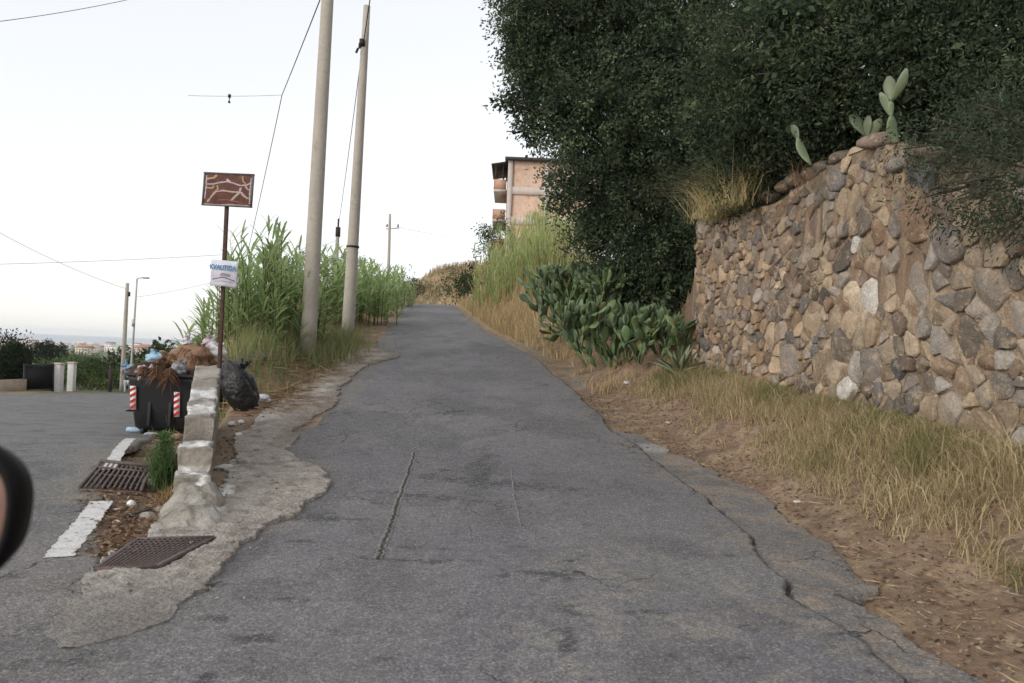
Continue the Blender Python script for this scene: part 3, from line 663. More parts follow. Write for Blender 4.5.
for i, (px, Yp, h, n0, lab) in enumerate([
        (568, 22.0, 1.0, 5, 'farthest prickly pear of the roadside clump, beside the dry grass'),
        (584, 20.0, 1.4, 11, 'prickly pear below the yellowish reeds at the far end of the clump'),
        (598, 18.8, 1.5, 12, 'tall prickly pear under the left edge of the big evergreen tree'),
        (612, 16.4, 1.1, 14, 'low spreading prickly pear at the road verge in the middle of the clump'),
        (630, 17.2, 1.3, 12, 'prickly pear in the shade of the evergreen crown, mid clump'),
        (641, 15.6, .75, 10, 'front prickly pear of the clump, nearest to the road and the camera'),
        (661, 15.5, .6, 9, 'dark prickly pear between the evergreen tree and the agave'),
        (682, 15.1, .5, 7, 'prickly pear at the foot of the stone wall end, behind the agave')]):
    d = ray(px, 350); x = d[0] / d[1] * Yp; opuntia('prickly_pear', lab, (x, Yp, hz(x, Yp) - .05), h, n0, 50 + i, gp)
for px, py, Yp, h, n0, lab, L in [(832, 155, 10.3, .42, 3, 'small prickly pear with three pale pads on the wall top above the loose stones', .33), (893, 140, 9.4, .55, 2, 'pale prickly pear standing highest on the wall, beside the dark flat capstone', .30)]:
    p = at(px, py, Yp); opuntia('prickly_pear', lab, p + np.array([.25, 0, -.12]), h, n0, int(px), 'prickly pears on the wall top', L, [(.26, .33, .20), (.31, .37, .22)], .45)
# agave
p = onground(672, 380); p = np.array([2.95, 14.0, hz(2.95, 14.0)])
ag = thing('agave', 'agave with long pale arching leaves at the foot of the wall end', 'plant', p); mb = MB(); g = np.random.default_rng(77)
for k in range(15):
    a = k * 2.4; el = g.uniform(.5, 1.25); L = g.uniform(.6, .95); d = np.array([math.cos(a) * math.cos(el), math.sin(a) * math.cos(el), math.sin(el)]); s = norm(np.cross(d, (0, 0, 1.0))); q = np.cross(s, d)
    rows = []
    for t, wk in ((0, .6), (.2, .8), (.45, 1), (.7, .7), (.88, .35), (1, .04)):
        c = p + d * L * t + np.array([0, 0, -.22 * L * t * t]); hw = .055 * wk; rows.append([c - s * hw + q * .02 * wk, c, c + s * hw + q * .02 * wk, c - q * .018 * wk])
    V = np.array(rows).reshape(-1, 3); F = [(r * 4 + j, r * 4 + (j + 1) % 4, (r + 1) * 4 + (j + 1) % 4, (r + 1) * 4 + j) for r in range(5) for j in range(4)]
    mb.add(V, np.array(F), np.array((.24, .28, .17)) * g.uniform(.7, 1.3))
mb.build('leaves', m_leaf2, ag, smooth=True)

# ------------------------------------------------------------------ reeds
def reeds(name, label, cat, cx, cy, rx, ry, n, h, seed, group, green, leafL=.5, leafW=.045, per=13, stemc=(.16, .18, .07), sag=.45, up=.75):
    g = np.random.default_rng(seed); o = thing(name, label, cat, (cx, cy, hz(cx, cy)), group); ms, ml = MB(), MB()
    for k in range(n):
        a, q = g.uniform(0, 6.28), math.sqrt(g.random()); x, y = cx + rx * q * math.cos(a), cy + ry * q * math.sin(a); z = hz(x, y)
        hh = h * g.uniform(.65, 1.05) * (1 - .25 * q); ln = g.normal(size=2) * .07 * hh
        P = np.array([(x, y, z), (x + ln[0] * .3, y + ln[1] * .3, z + hh * .5), (x + ln[0], y + ln[1], z + hh)])
        ms.tube(P, (.014, .011, .004), 4, np.array(stemc) * g.uniform(.8, 1.2), False)
        m_ = per; t = np.sort(g.uniform(.12, 1.0, m_)); t[-3:] = (.94, .97, 1.0)
        B = np.stack([np.interp(t, [0, .5, 1], P[:, j]) for j in range(3)], 1); az = g.uniform(0, 6.28) + np.arange(m_) * 3.14 + g.normal(size=m_) * .5
        D = np.stack([np.cos(az), np.sin(az), up + g.normal(size=m_) * .25 + (t > .9) * .9], 1)
        ribbon_leaves(ml, B, D, leafL * g.uniform(.6, 1.25, m_), leafW * g.uniform(.7, 1.2, m_), varcol(m_, green, g, .2), sag)
    ms.build('canes', m_reed, o); ml.build('leaves', m_reed, o); return o
GR = [(.33, .44, .19), (.38, .49, .22), (.27, .37, .15), (.43, .51, .27)]
YG = [(.38, .47, .18), (.43, .50, .21), (.32, .43, .16), (.50, .46, .24)]
gl = 'green giant reed clumps on the left bank'
for i, (px, Yp, rx, ry, n, h, lab) in enumerate([
        (262, 15.5, .7, .7, 26, 2.55, 'tallest green reed clump, rising right of the white poster'),
        (240, 16.5, .9, .8, 26, 1.75, 'green reed clump directly behind the sign pole'),
        (213, 18.0, 1.0, .9, 24, 1.35, 'low green reed clump at the seaward end, above the waste container'),
        (288, 17.5, .9, .9, 28, 1.75, 'green reed clump just left of the thick concrete pole'),
        (326, 21.8, .8, .8, 28, 1.65, 'green reed clump between the two concrete poles'),
        (312, 23.0, 1.3, 1.2, 30, 2.0, 'reed clump behind the thick concrete pole'),
        (368, 25.0, .9, 1.2, 28, 1.7, 'reed clump right behind the thinner concrete pole'),
        (372, 30.0, 1.2, 1.8, 30, 1.8, 'distant green reed clump right of the thinner concrete pole'),
        (388, 38.0, 1.2, 2.2, 28, 1.8, 'farthest green reed clump, at the foot of the distant pole')]):
    d = ray(px, 345); x = d[0] / d[1] * Yp; reeds('reed_clump', lab, 'reeds', x, Yp, rx, ry, n, h, 200 + i, gl, GR, .66 + .01 * i, .05 + .003 * i, 20, sag=.38, up=1.0)
gl2 = 'yellowish reed clumps on the right bank'
for i, (px, Yp, n, h, lab) in enumerate([
        (498, 38, 60, 3.2, 'leftmost yellowish reed clump on the right bank, next to the small dark bush'),
        (520, 36, 70, 3.0, 'yellowish reed clump standing below the brick building'),
        (545, 33, 70, 3.1, 'yellowish reed clump beside the big evergreen crown'),
        (556, 28, 60, 2.6, 'nearer yellowish reed clump above the prickly pears'),
        (505, 32, 50, 2.3, 'low yellowish reed clump over the dry grass bank')]):
    d = ray(px, 300); x = d[0] / d[1] * Yp; reeds('reed_clump', lab, 'reeds', x, Yp, 1.3, 1.3, n, h, 230 + i, gl2, YG, .6, .035, 14, (.27, .23, .11), .2, 1.6)
# bushes
BG = [(.05, .075, .035), (.07, .10, .045), (.045, .065, .035)]
def bush(name, label, px, py, Yp, rp, n=3, seed=0, cols=BG, dens=60, leaf=.1, group=None, cat='bush', ground=None):
    g = np.random.default_rng(seed); c = at(px, py, Yp); r = rp * Yp / FPX; base = (c[0], c[1], ground if ground is not None else min(c[2] - r * .4, hz(c[0], c[1])))
    bs = [(c + g.normal(size=3) * r * np.array([.45, .3, .25]), (r * .7, r * .7, r * .65)) for _ in range(n)]
    return tree(name, label, base, bs, dens, leaf, leaf * .5, cols, min(.19, max(.03, r * .06)), group, cat, seed=seed, per=18, tw=leaf * 4, fork=(np.array(base) * .4 + c * .6))
bush('bush', 'dark rounded bush beside the road crest on the right', 466, 278, 50, 17, 4, 301, BG, 55, .16)
bush('bush', 'leafy bush under the balconies of the brick building', 490, 240, 62, 16, 3, 302, BG, 40, .2)
bush('bush', 'dark bush behind the reeds, right of the sign pole', 290, 280, 36, 26, 4, 303, BG, 70, .13)
bush('bush', 'grey green bush on the skyline between the two concrete poles', 345, 275, 40, 20, 4, 304, [(.075, .10, .055), (.09, .115, .06)], 60, .13)
bush('bush', 'small bush at the end of the reeds before the crest', 396, 282, 46, 12, 3, 305, BG, 50, .14)
bush('bush', 'low scrub bush on the tan hill at the crest', 418, 286, 92, 7, 3, 306, [(.12, .11, .06), (.09, .095, .05)], 40, .25)
bush('bush', 'second scrub bush on the tan hill, right of the other', 438, 290, 88, 5, 3, 307, [(.12, .11, .06), (.09, .095, .05)], 40, .25)

# ------------------------------------------------------------------ grasses
def scatter(n, xf, y0, y1, g, yp=1.0):
    y = y0 + (y1 - y0) * g.random(n) ** yp; u = g.random(n); return xf(y, u, g), y
g = np.random.default_rng(400); mb = MB()
n = 31000; x, y = scatter(n, lambda y, u, g: xr(y) + (xw(y) - xr(y)) * (.42 + .6 * u ** .8), 3.4, 14.6, g, 1.2)
dens = fbm(x * 1.6, y * 1.6, 55) * .7 + fbm(x * 4, y * 4, 58) * .3 + .25 * ss(.6, .85, (x - xr(y)) / (xw(y) - xr(y))); k = (dens > np.where(y < 8.5, .455, .50)) & (x < xw(y) - .02); x, y = x[k], y[k]
P = np.stack([x, y, H(x, y) - .01], 1); rel = (x - xr(y)) / (xw(y) - xr(y)); gm = fbm(x * 1.1, y * 1.1, 56)
c = varcol(len(x), [(.46, .365, .21), (.54, .44, .27), (.37, .285, .16), (.47, .40, .23)], g)
c = np.where((gm + (rel - .6) * .5 + g.random(len(x)) * .25 > .74)[:, None], varcol(len(x), [(.22, .22, .09), (.27, .25, .11)], g), c)
blades(mb, P, g.uniform(.10, .42, len(x)) * (.5 + .55 * ss(.42, .8, rel)) * (.55 + .9 * fbm(x * 2.5, y * 2.5, 57)) * (1 - .62 * ss(.72, .98, rel)) * np.interp(y, [5, 9], [1.3, 1.0]), g.uniform(.004, .010, len(x)), .62, c, .9, g)
n = 6000; x, y = scatter(n, lambda y, u, g: xr(y) + .35 + 2.3 * u ** 1.3, 14.5, 44, g, 1.5); k = (y > 21) | (fbm(x * 2, y * 2, 59) > .56); x, y = x[k], y[k]; n = len(x); P = np.stack([x, y, H(x, y)], 1)
blades(mb, P, g.uniform(.3, .75, n) * np.interp(y, [14.5, 19, 24], [.4, .5, 1]), g.uniform(.012, .03, n) * np.interp(y, [14, 24], [.5, 1]), .35, varcol(n, [(.46, .345, .19), (.40, .29, .15), (.52, .41, .24)], g), .6, g)
mb.build('dry_grass', m_dry, kind='stuff')['label'] = 'dry tan grass along the right verge and wall foot'
mb = MB(); n = 4200; x, y = scatter(n, lambda y, u, g: xl(y) - .55 - 2.2 * u, 12.2, 44, g, 1.3); P = np.stack([x, y, H(x, y)], 1); near = (y < 21)
c = np.where((near & (x < xl(y) - 1.0))[:, None] & (g.random(n) < .72)[:, None], varcol(n, [(.19, .25, .10), (.24, .30, .13), (.27, .29, .14)], g), varcol(n, [(.40, .30, .16), (.34, .25, .12), (.46, .35, .2)], g))
blades(mb, P, g.uniform(.25, .75, n) * np.where(x < xl(y) - 1.3, .75, .35), g.uniform(.008, .02, n), .3, c, .6, g)
n = 1100; x = g.normal(size=n) * .45 - 4.45; y = g.normal(size=n) * 1.1 + 14.4; x = np.where(y < 12.5, x + .1, x); k = (x < xl(y) - 1.1); x, y = x[k], y[k]; P = np.stack([x, y, H(x, y)], 1)
blades(mb, P, g.uniform(.2, .62, len(x)), g.uniform(.006, .014, len(x)), .28, varcol(len(x), [(.19, .25, .10), (.24, .30, .13), (.28, .31, .15), (.36, .30, .16)], g), .6, g)
n = 1300; x = g.normal(size=n) * .35 - 4.0; y = g.uniform(15.2, 20, n); P = np.stack([x, y, H(x, y)], 1)
blades(mb, P, g.uniform(.2, .7, n), g.uniform(.008, .016, n), .3, varcol(n, [(.19, .25, .10), (.24, .30, .13), (.36, .29, .16)], g), .6, g)
mb.build('roadside_weeds', m_leaf, kind='stuff')['label'] = 'green weeds and straw on the left bank around the poles'
mb = MB(); n = 9000; x = g.uniform(-34, 14, n); y = g.uniform(60, 112, n); P = np.stack([x, y, H(x, y)], 1)
blades(mb, P, g.uniform(.4, 1.0, n), g.uniform(.05, .14, n), .35, varcol(n, [(.40, .29, .16), (.34, .24, .13), (.45, .34, .2), (.2, .17, .09)], g), .6, g)
mb.build('hill_grass', m_dry, kind='stuff')['label'] = 'tan dry grass on the hill beyond the crest'
# dry tufts on top of the wall
def tuft(name, label, px, py, Yp, n, h, cols, seed, sp=.3, cat='grass tuft', lean=.7, drop=.0):
    g = np.random.default_rng(seed); p = at(px, py, Yp); o = thing(name, label, cat, p); mb = MB()
    P = p + g.normal(size=(n, 3)) * np.array([sp * .35, sp, .03]); blades(mb, P, h * g.uniform(.5, 1.1, n), g.uniform(.004, .009, n), lean, varcol(n, cols, g), 1.0, g)
    mb.build('blades', m_dry, o); return o
TC = [(.52, .42, .22), (.46, .38, .19), (.58, .48, .28), (.36, .33, .16)]
tuft('dry_shrub', 'bushy dry straw coloured shrub on the far end of the wall top', 722, 214, 13.3, 1500, .95, TC, 501, .5, 'shrub', .65)
tuft('grass_tuft', 'thin dry tuft with a reddish stalk beside the small prickly pear on the wall', 800, 184, 10.8, 50, .5, [(.26, .15, .09), (.3, .2, .12)], 502, .12)
# weed at the low wall
wp = onground(163, 492)
wo_ = thing('weed', 'feathery green weed growing at the left foot of the low concrete wall', 'plant', wp); mb = MB(); g = np.random.default_rng(9)
n = 420; P = wp + g.normal(size=(n, 3)) * np.array([.045, .045, .0]); blades(mb, P, g.uniform(.2, .5, n), g.uniform(.006, .012, n), .24, varcol(n, [(.09, .15, .055), (.12, .19, .07), (.075, .12, .05)], g), .3, g)
nl = 1500; t = g.random(nl); P = wp + np.stack([g.normal(size=nl) * .05 * (1.1 - t * .6), g.normal(size=nl) * .05 * (1.1 - t * .6), .1 + t * .42], 1)
leaf_cards(mb, P, g.normal(size=(nl, 3)) + (0, 0, .9), g.uniform(.03, .07, nl), g.uniform(.006, .012, nl), varcol(nl, [(.10, .17, .06), (.13, .21, .08), (.08, .13, .055)], g), g=g)
mb.build('foliage', m_leaf, wo_)
tuft('grass_tuft', 'dead straw tuft at the root of the green weed by the low wall', 168, 505, 6.75, 160, .2, [(.38, .26, .12), (.3, .2, .1)], 503, .1)

# ------------------------------------------------------------------ low concrete wall
lw = thing('low_wall', 'low crumbling concrete wall with white paint splashes and a stepped broken end', 'wall', (-2.9, 7.6, 0))
def wsec(Yp, pl, pr, pyt):
    a = at(pl, pyt, Yp); b = at(pr, pyt, Yp); return a, b
A0, B0 = wsec(7.42, 186, 213, 419); A1, B1 = wsec(10.3, 196, 220, 366)
def paint_zone(W):
    """white paint splashed over the wall long ago: patches with ragged edges"""
    ax_ = norm(A1 - A0); t = (W - A0) @ ax_ / np.linalg.norm(A1 - A0); nz = (fbm(W[:, 0] * 9 + W[:, 2] * 5, W[:, 1] * 9 + W[:, 2] * 7, 111) - .5)
    m = np.zeros(len(W))
    for tc_, hw in ((.13, .075), (.37, .085)): m = np.maximum(m, ss(.03, -.03, np.abs(t - tc_) - hw + nz * .16) * (W[:, 2] > A0[2] + (A1[2] - A0[2]) * np.clip(t, 0, 1) - .035 - .1 * (nz > .05)))
    for (yy, zz, ry, rz) in ((7.22, .47, .17, .07), (6.95, .25, .16, .035)): q = np.hypot((W[:, 1] - yy) / ry, (W[:, 2] - zz) / rz); m = np.maximum(m, ss(1.25, .75, q + nz * 2.2))
    for (xx, yy, rx, ry) in ((-2.16, 6.35, .07, .45), (-2.55, 6.75, .06, .2)): q = np.hypot((W[:, 0] - xx) / rx, (W[:, 1] - yy) / ry); m = np.maximum(m, ss(1.3, .7, q + nz * 2.2))
    return m
def wallcol(W):
    a = fbm(W[:, 0] * 3 + W[:, 2] * 2, W[:, 1] * 3 + W[:, 2] * 3, 112); c = np.ones((len(W), 3)) * np.array((.29, .262, .225)); c = mixc(c, (.20, .18, .155), ss(.5, .7, a)); c = mixc(c, (.34, .315, .28), ss(.45, .3, a))
    return mixc(c, (.70, .69, .67), paint_zone(W) * (.35 + .6 * ss(.35, .6, fbm(W[:, 0] * 14 + W[:, 2] * 9, W[:, 1] * 14, 113))))
def prism(mb, a0, b0, a1, b1, zb, sub=14, seed=0, amp=.012):
    """wall body between two end sections, roughened; fine enough to carry its paint"""
    def sect(a, b):
        row = [(a[0], a[1], zb + (a[2] - zb) * z) for z in np.linspace(0, 1, 22)] + [tuple(a + (b - a) * u) for u in np.linspace(0, 1, 12)[1:-1]] + [(b[0], b[1], zb + (b[2] - zb) * z) for z in np.linspace(1, 0, 22)]
        return np.array(row)
    secs = [sect(a0 + (a1 - a0) * t, b0 + (b1 - b0) * t) for t in np.linspace(0, 1, sub)]
    first, last = secs[0], secs[-1]; fc = lambda S_, k: np.stack([(S_[:, 0] - S_[:, 0].mean()) * k + S_[:, 0].mean(), S_[:, 1] * k + S_[:, 1].mean() * (1 - k), (S_[:, 2] - zb) * (1 - (1 - k) * .55) + zb], 1)
    secs = [fc(first, k) for k in np.linspace(.03, .97, 12)] + secs + [fc(last, k) for k in (.9, .5, .05)]
    V = np.array(secs); n = V.shape[1]; W = V.reshape(-1, 3)
    W = W + np.stack([noise3(W + 5, 7, seed) - .5, noise3(W + 9, 7, seed + 3) - .5, noise3(W + 2, 7, seed + 5) - .5], 1) * amp * 2 + np.stack([noise3(W + 5, 22, seed) - .5, noise3(W + 9, 22, seed + 3) - .5, noise3(W + 2, 22, seed + 5) - .5], 1) * amp
    mb.add(W, grid_faces(len(secs), n)[:, ::-1]); mb.c[-1] = wallcol(W)
g = MB(); prism(g, A0, B0, A1, B1, -.25, 90, 1, .026); g.build('wall_body', m_wallc, lw)
A2, B2 = wsec(7.02, 180, 209, 448); A2b, B2b = wsec(7.43, 184, 212, 441)
g = MB(); prism(g, A2, B2, A2b, B2b, -.1, 26, 2, .03); g.build('broken_step', m_wallc, lw)
A3, B3 = wsec(6.72, 175, 209, 478); A3b, B3b = wsec(7.06, 179, 210, 470)
g = MB(); prism(g, A3, B3, A3b, B3b, -.1, 22, 3, .035); g.build('broken_step', m_wallc, lw)
# rough concrete foot running out to the ground
secs = [(7.05, 176, 214, 470), (6.8, 171, 218, 479), (6.5, 166, 222, 488), (6.25, 161, 224, 499), (6.0, 158, 224, 511), (5.8, 156, 222, 523), (5.6, 156, 212, 540)]
T_ = np.linspace(0, 6, 70); U_ = np.linspace(0, 1, 44); rows = []
for t in T_:
    k = min(int(t), 5); f0, f1 = secs[k], secs[k + 1]; q = t - k; Yq, l, r__, yt = [f0[m_] * (1 - q) + f1[m_] * q for m_ in range(4)]
    zt_ = at((l + r__) / 2, yt, Yq)[2]; xl_, xr_ = at(l - 5, yt + 20, Yq)[0], at(r__ + 7, yt + 20, Yq)[0]
    for u in U_: rows.append((xl_ + (xr_ - xl_) * u, Yq, -.06 + (max(zt_, .0) + .06) * (1 - abs(2 * u - 1) ** 3.2)))
W = np.array(rows); W[:, 2] += ((fbm(W[:, 0] * 5, W[:, 1] * 5, 121) - .5) * .13 + (fbm(W[:, 0] * 16, W[:, 1] * 16, 122) - .5) * .06) * ss(-.05, .1, W[:, 2]); W[:, 0] += (fbm(W[:, 1] * 4, W[:, 2] * 9, 123) - .5) * .1
g = MB(); g.add(W, grid_faces(70, 44)); g.c[-1] = wallcol(W); g.build('rubble_foot', m_wallc, lw)

# ------------------------------------------------------------------ sign post and poster
sp_ = at(219.5, 362, 10.15); SB = np.array([sp_[0], sp_[1], .95]); ST = np.array([sp_[0] + .004, sp_[1], at(226, 200, 10.15)[2] + .28])
sg = thing('sign_post', 'rusty steel post with a brown weathered sign board at its top', 'sign', SB)
g = MB(); g.box((SB + ST) / 2, (.045, .045, ST[2] - SB[2])); g.build('post', m_rust, sg, bevel=.004)
def boardpt(px, py, dy=0): return at(px, py, 10.1 - dy)
bc = (boardpt(202.5, 171) + boardpt(254.5, 177) + boardpt(254, 207.5) + boardpt(201.5, 204)) / 4
bw, bh_ = .655, .42
ba = R(4.0)      # the board hangs a little skew, lower on the right
RB = rot3(0, ba - R(2.2), R(-8)); bx_, bn, bz = RB[:, 0], -RB[:, 1], RB[:, 2]
m_brown = M('faded sign board', (.115, .048, .036), .75, ((7, .3), (40, .25)), None, .3, tint=(((.19, .11, .06), 6, .5, .72), ((.06, .04, .05), 9, .6, .75)))
g = MB(); g.box(bc, (bw, .02, bh_), rot=RB); g.build('board', m_brown, sg, bevel=.006)
g = MB(); q = bc + bn * .004
for c, s in ((q + bz * (bh_ / 2 - .006), (bw + .02, .034, .016)), (q - bz * (bh_ / 2 - .006), (bw + .02, .034, .016)), (q + bx_ * (bw / 2 - .002), (.016, .034, bh_ - .006)), (q - bx_ * (bw / 2 - .002), (.016, .034, bh_ - .006))):
    g.box(c, s, rot=RB)
g.build('board_frame', M('grey painted frame', (.16, .15, .145), .6, ((20, .4),), None, .4, .3), sg)
def stroke(mb, P, wd, col, seed=0):
    P = np.array(P, float); t = np.linspace(0, 1, 24); q = np.linspace(0, 1, len(P)); c = np.stack([np.interp(t, q, P[:, 0]), np.interp(t, q, P[:, 1])], 1)
    T = norm(np.gradient(c, axis=0)); S = np.stack([-T[:, 1], T[:, 0]], 1); wv = wd * (.55 + .9 * np.array([hsh(k * 1.0, seed * 1.0, 4) for k in range(24)]))
    L = c + S * wv[:, None] * .5; Rr = c - S * wv[:, None] * .5
    V = np.stack([L, Rr], 1).reshape(-1, 2); V3 = bc + bx_ * (V[:, :1] - .5) * bw + bz * (.5 - V[:, 1:]) * bh_ + bn * (.0125 + .0006 * (seed % 5))
    mb.add(V3, grid_faces(24, 2), col)
g = MB()
PK = (.40, .31, .27)
for i, (P, wd, cl) in enumerate([([(.03, .36), (.2, .35), (.33, .29), (.47, .26), (.6, .29), (.75, .36), (.88, .33), (.97, .27)], .035, (.42, .34, .35)), ([(.10, .9), (.17, .74), (.25, .58), (.4, .53), (.6, .56), (.72, .56)], .04, PK), ([(.58, .84), (.66, .70), (.74, .58), (.77, .42)], .045, PK), ([(.77, .55), (.84, .66), (.93, .74)], .05, PK), ([(.06, .2), (.2, .16), (.26, .08)], .05, (.42, .3, .17)), ([(.05, .46), (.17, .48), (.22, .4)], .04, (.42, .27, .17)), ([(.28, .38), (.3, .5), (.25, .55)], .03, (.42, .3, .17)), ([(.79, .08), (.8, .22), (.86, .3)], .035, (.36, .24, .15)), ([(.86, .36), (.9, .46), (.96, .48)], .035, PK), ([(.04, .95), (.3, .97), (.6, .94), (.97, .96)], .03, (.38, .31, .28)), ([(.045, .1), (.05, .45), (.04, .8)], .025, (.45, .40, .38)), ([(.965, .12), (.955, .5), (.965, .9)], .025, (.42, .36, .36)), ([(.47, .18), (.5, .24), (.54, .25)], .05, (.5, .42, .42)), ([(.30, .83), (.5, .80), (.74, .86)], .03, (.25, .1, .08)), ([(.1, .3), (.13, .24)], .03, (.06, .04, .05)), ([(.18, .29), (.2, .23)], .03, (.06, .04, .05))]):
    stroke(g, P, wd, cl, i)
g.build('faded_drawing', m_attr, sg)
g = MB()
for dz in (-.1, .1): g = MB(); g.tube([bc + bz * dz - bn * .012, bc + bz * dz - bn * .06], .012, 8); g.build('clamp', m_steel, sg)
# poster tied to the post
pc = at(224.5, 273.5, 10.1) + np.array([0, -.03, 0]); RP = rot3(0, R(3.4), R(-6)); px_, pn, pz = RP[:, 0], -RP[:, 1], RP[:, 2]
pst = thing('poster', 'small white and lilac paper poster with blue lettering tied to the sign post', 'poster', pc)
k = 13; us = np.linspace(-.5, .5, k); vs = np.linspace(-.5, .5, k); U, Vv = np.meshgrid(us, vs); pw, ph = .355, .325
cur = .022 * np.cos(U * 5.5) * (.3 + .7 * (.5 - Vv)) + .01 * np.sin(Vv * 6)
Vp = pc + px_ * (U * pw)[..., None] + pz * (Vv * ph + .02 * np.abs(U) ** 2 * 4 * (Vv < 0) * -1 * .5)[..., None] + pn * cur[..., None]
cp = np.ones(U.shape + (3,)) * np.array((.63, .66, .74)); cp = mixc(cp, (.50, .49, .55), ss(.02, -.12, Vv)); cp = mixc(cp, (.62, .52, .62), ss(.10, .04, Vv) * ss(-.06, .04, Vv))
g = MB(); g.add(Vp.reshape(-1, 3), grid_faces(k, k)); g.c = [cp.reshape(-1, 3)]; ob = g.build('sheet', m_attr, pst, smooth=True)
md = ob.modifiers.new('s', 'SOLIDIFY'); md.thickness = .002; md.offset = -1
g = MB()
for i, P in enumerate([[(-.42, -.26), (-.2, -.21), (0, -.15), (.2, -.2), (.42, -.27)], [(-.1, -.06), (.0, -.04), (.24, -.07)], [(-.3, -.33), (0, -.3), (.35, -.34)]]):
    P = np.array(P); t = np.linspace(0, 1, 20); q = np.linspace(0, 1, len(P)); c = np.stack([np.interp(t, q, P[:, 0]), np.interp(t, q, P[:, 1])], 1); hw = (.022, .05, .014)[i]
    W = np.stack([c + (0, hw), c - (0, hw)], 1).reshape(-1, 2); cu = .022 * np.cos(W[:, 0] * 5.5) * (.3 + .7 * (.5 - W[:, 1])) + .01 * np.sin(W[:, 1] * 6) + .004
    g.add(pc + px_ * (W[:, :1] * pw) + pz * (W[:, 1:] * ph) + pn * cu[:, None], grid_faces(20, 2), ((.2, .16, .2), (.3, .29, .33), (.36, .3, .33))[i])
g.build('printed_picture', m_attr, pst)
tc = bpy.data.curves.new('lettering', 'FONT'); tc.body = 'KVAUTIDA'; tc.size = .088; tc.extrude = .001; tc.offset = .0025; tc.align_x = 'CENTER'; tc.align_y = 'CENTER'
to = bpy.data.objects.new('lettering', tc); COL.objects.link(to); to.parent = pst
mr = Matrix.Identity(4)
for i in range(3): mr[i][0], mr[i][1], mr[i][2] = px_[i] * .80, pz[i], pn[i]
tp = pz * .20 * ph + pn * .034; mr.translation = Vector(tp); to.matrix_local = mr; 
bpy.context.view_layer.update()
me_ = bpy.data.meshes.new_from_object(to.evaluated_get(bpy.context.evaluated_depsgraph_get())); me_.materials.clear(); me_.materials.append(M('blue ink', (.07, .19, .34), .7, ()))
bpy.data.objects.remove(to); to = bpy.data.objects.new('lettering', me_); COL.objects.link(to); to.parent = pst; to.matrix_local = mr
g = MB()
for dz in (.13, -.13):
    g = MB(); c = np.array([sp_[0], sp_[1], pc[2] + dz]); a = np.linspace(0, 6.283, 13); g.tube([c + (.036 * math.cos(t), .036 * math.sin(t), 0) for t in a], .004, 5); g.build('cable_tie', m_black, pst)

# ------------------------------------------------------------------ poles
def lean_pole(name, label, px0, py0, px1, py1, Yp, r0_, r1_, mat, group=None, sink=.6):
    a, b = at(px0, py0, Yp), at(px1, py1, Yp); a = a + (a - b) / np.linalg.norm(b - a) * sink
    o = thing(name, label, 'pole', (a[0], a[1], hz(a[0], a[1])), group); g = MB(); t = np.linspace(0, 1, 12)
    g.tube(a + (b - a) * t[:, None], r0_ + (r1_ - r0_) * t, 20); g.build('shaft', mat, o, smooth=True); return o, a, b
gpz = 'concrete utility poles on the left bank'
o1, a1, b1 = lean_pole('utility_pole', 'thick round concrete pole nearest to the sign, running out of the top of the picture', 309, 325, 329.5, -35, 16, .165, .115, m_pole, gpz)
g = MB(); d = norm(b1 - a1)
g.tube([b1, b1 + d * .06], (.12, .1), 20); g.build('cap', m_pole, o1)
g = MB()
for kk in (.25, .5): g = MB(); c = b1 - d * kk; g.tube([c, c + d * .05], .126, 20); g.box(c + np.array([-.16, -.02, 0]), (.1, .05, .05)); g.build('cable_bracket', m_steel, o1)
o2, a2, b2 = lean_pole('utility_pole', 'thinner pale concrete pole with a clamp near its top, second from the sign', 348, 328, 367, 6, 20, .165, .085, m_pole, gpz)
d = norm(b2 - a2); g = MB()
c = at(363, 46, 20); g.tube([c - d * .05, c + d * .05], .115, 16); g.box(c + np.array([.0, -.13, .05]), (.12, .1, .14)); g.tube([c + (-.1, -.1, -.1), c + (-.14, -.12, -.22)], .03, 6); g.build('cable_clamp', m_darkmetal, o2)
g = MB(); c = a2 + (b2 - a2) * .30; g.tube([c, c + d * .05], .162, 20); g.build('band', m_darkmetal, o2)
def arm_pole(name, label, px, pyt, pyb, Yp, tilt, rr, group=None):
    o, a, b = lean_pole(name, label, px, pyb, px + tilt, pyt, Yp, rr, rr * .7, m_pole, group, 1.0); return o, a, b
o3, a3, b3 = arm_pole('utility_pole', 'distant thin pole with a crossarm on the bank before the road crest', 388, 214, 290, 60, 2, .13)
g = MB(); g.tube([at(386, 229, 60), at(399, 228, 60)], .045, 6); g.build('crossarm', m_steel, o3)
g = MB()
for q in (387, 398): g = MB(); c = at(q, 227, 60); g.tube([c, c + (0, 0, .22)], (.07, .04), 8); g.build('insulator', m_darkmetal, o3)
o4, a4, b4 = arm_pole('utility_pole', 'short distant pole rising out of the reeds left of the thinner concrete pole', 335, 228, 290, 42, 3, .13)
g = MB(); c = at(338, 232, 42); g.box(c, (.22, .2, .5)); g.tube([c, c + (0, 0, .7)], .05, 6); g.build('cable_joint', m_darkmetal, o4)
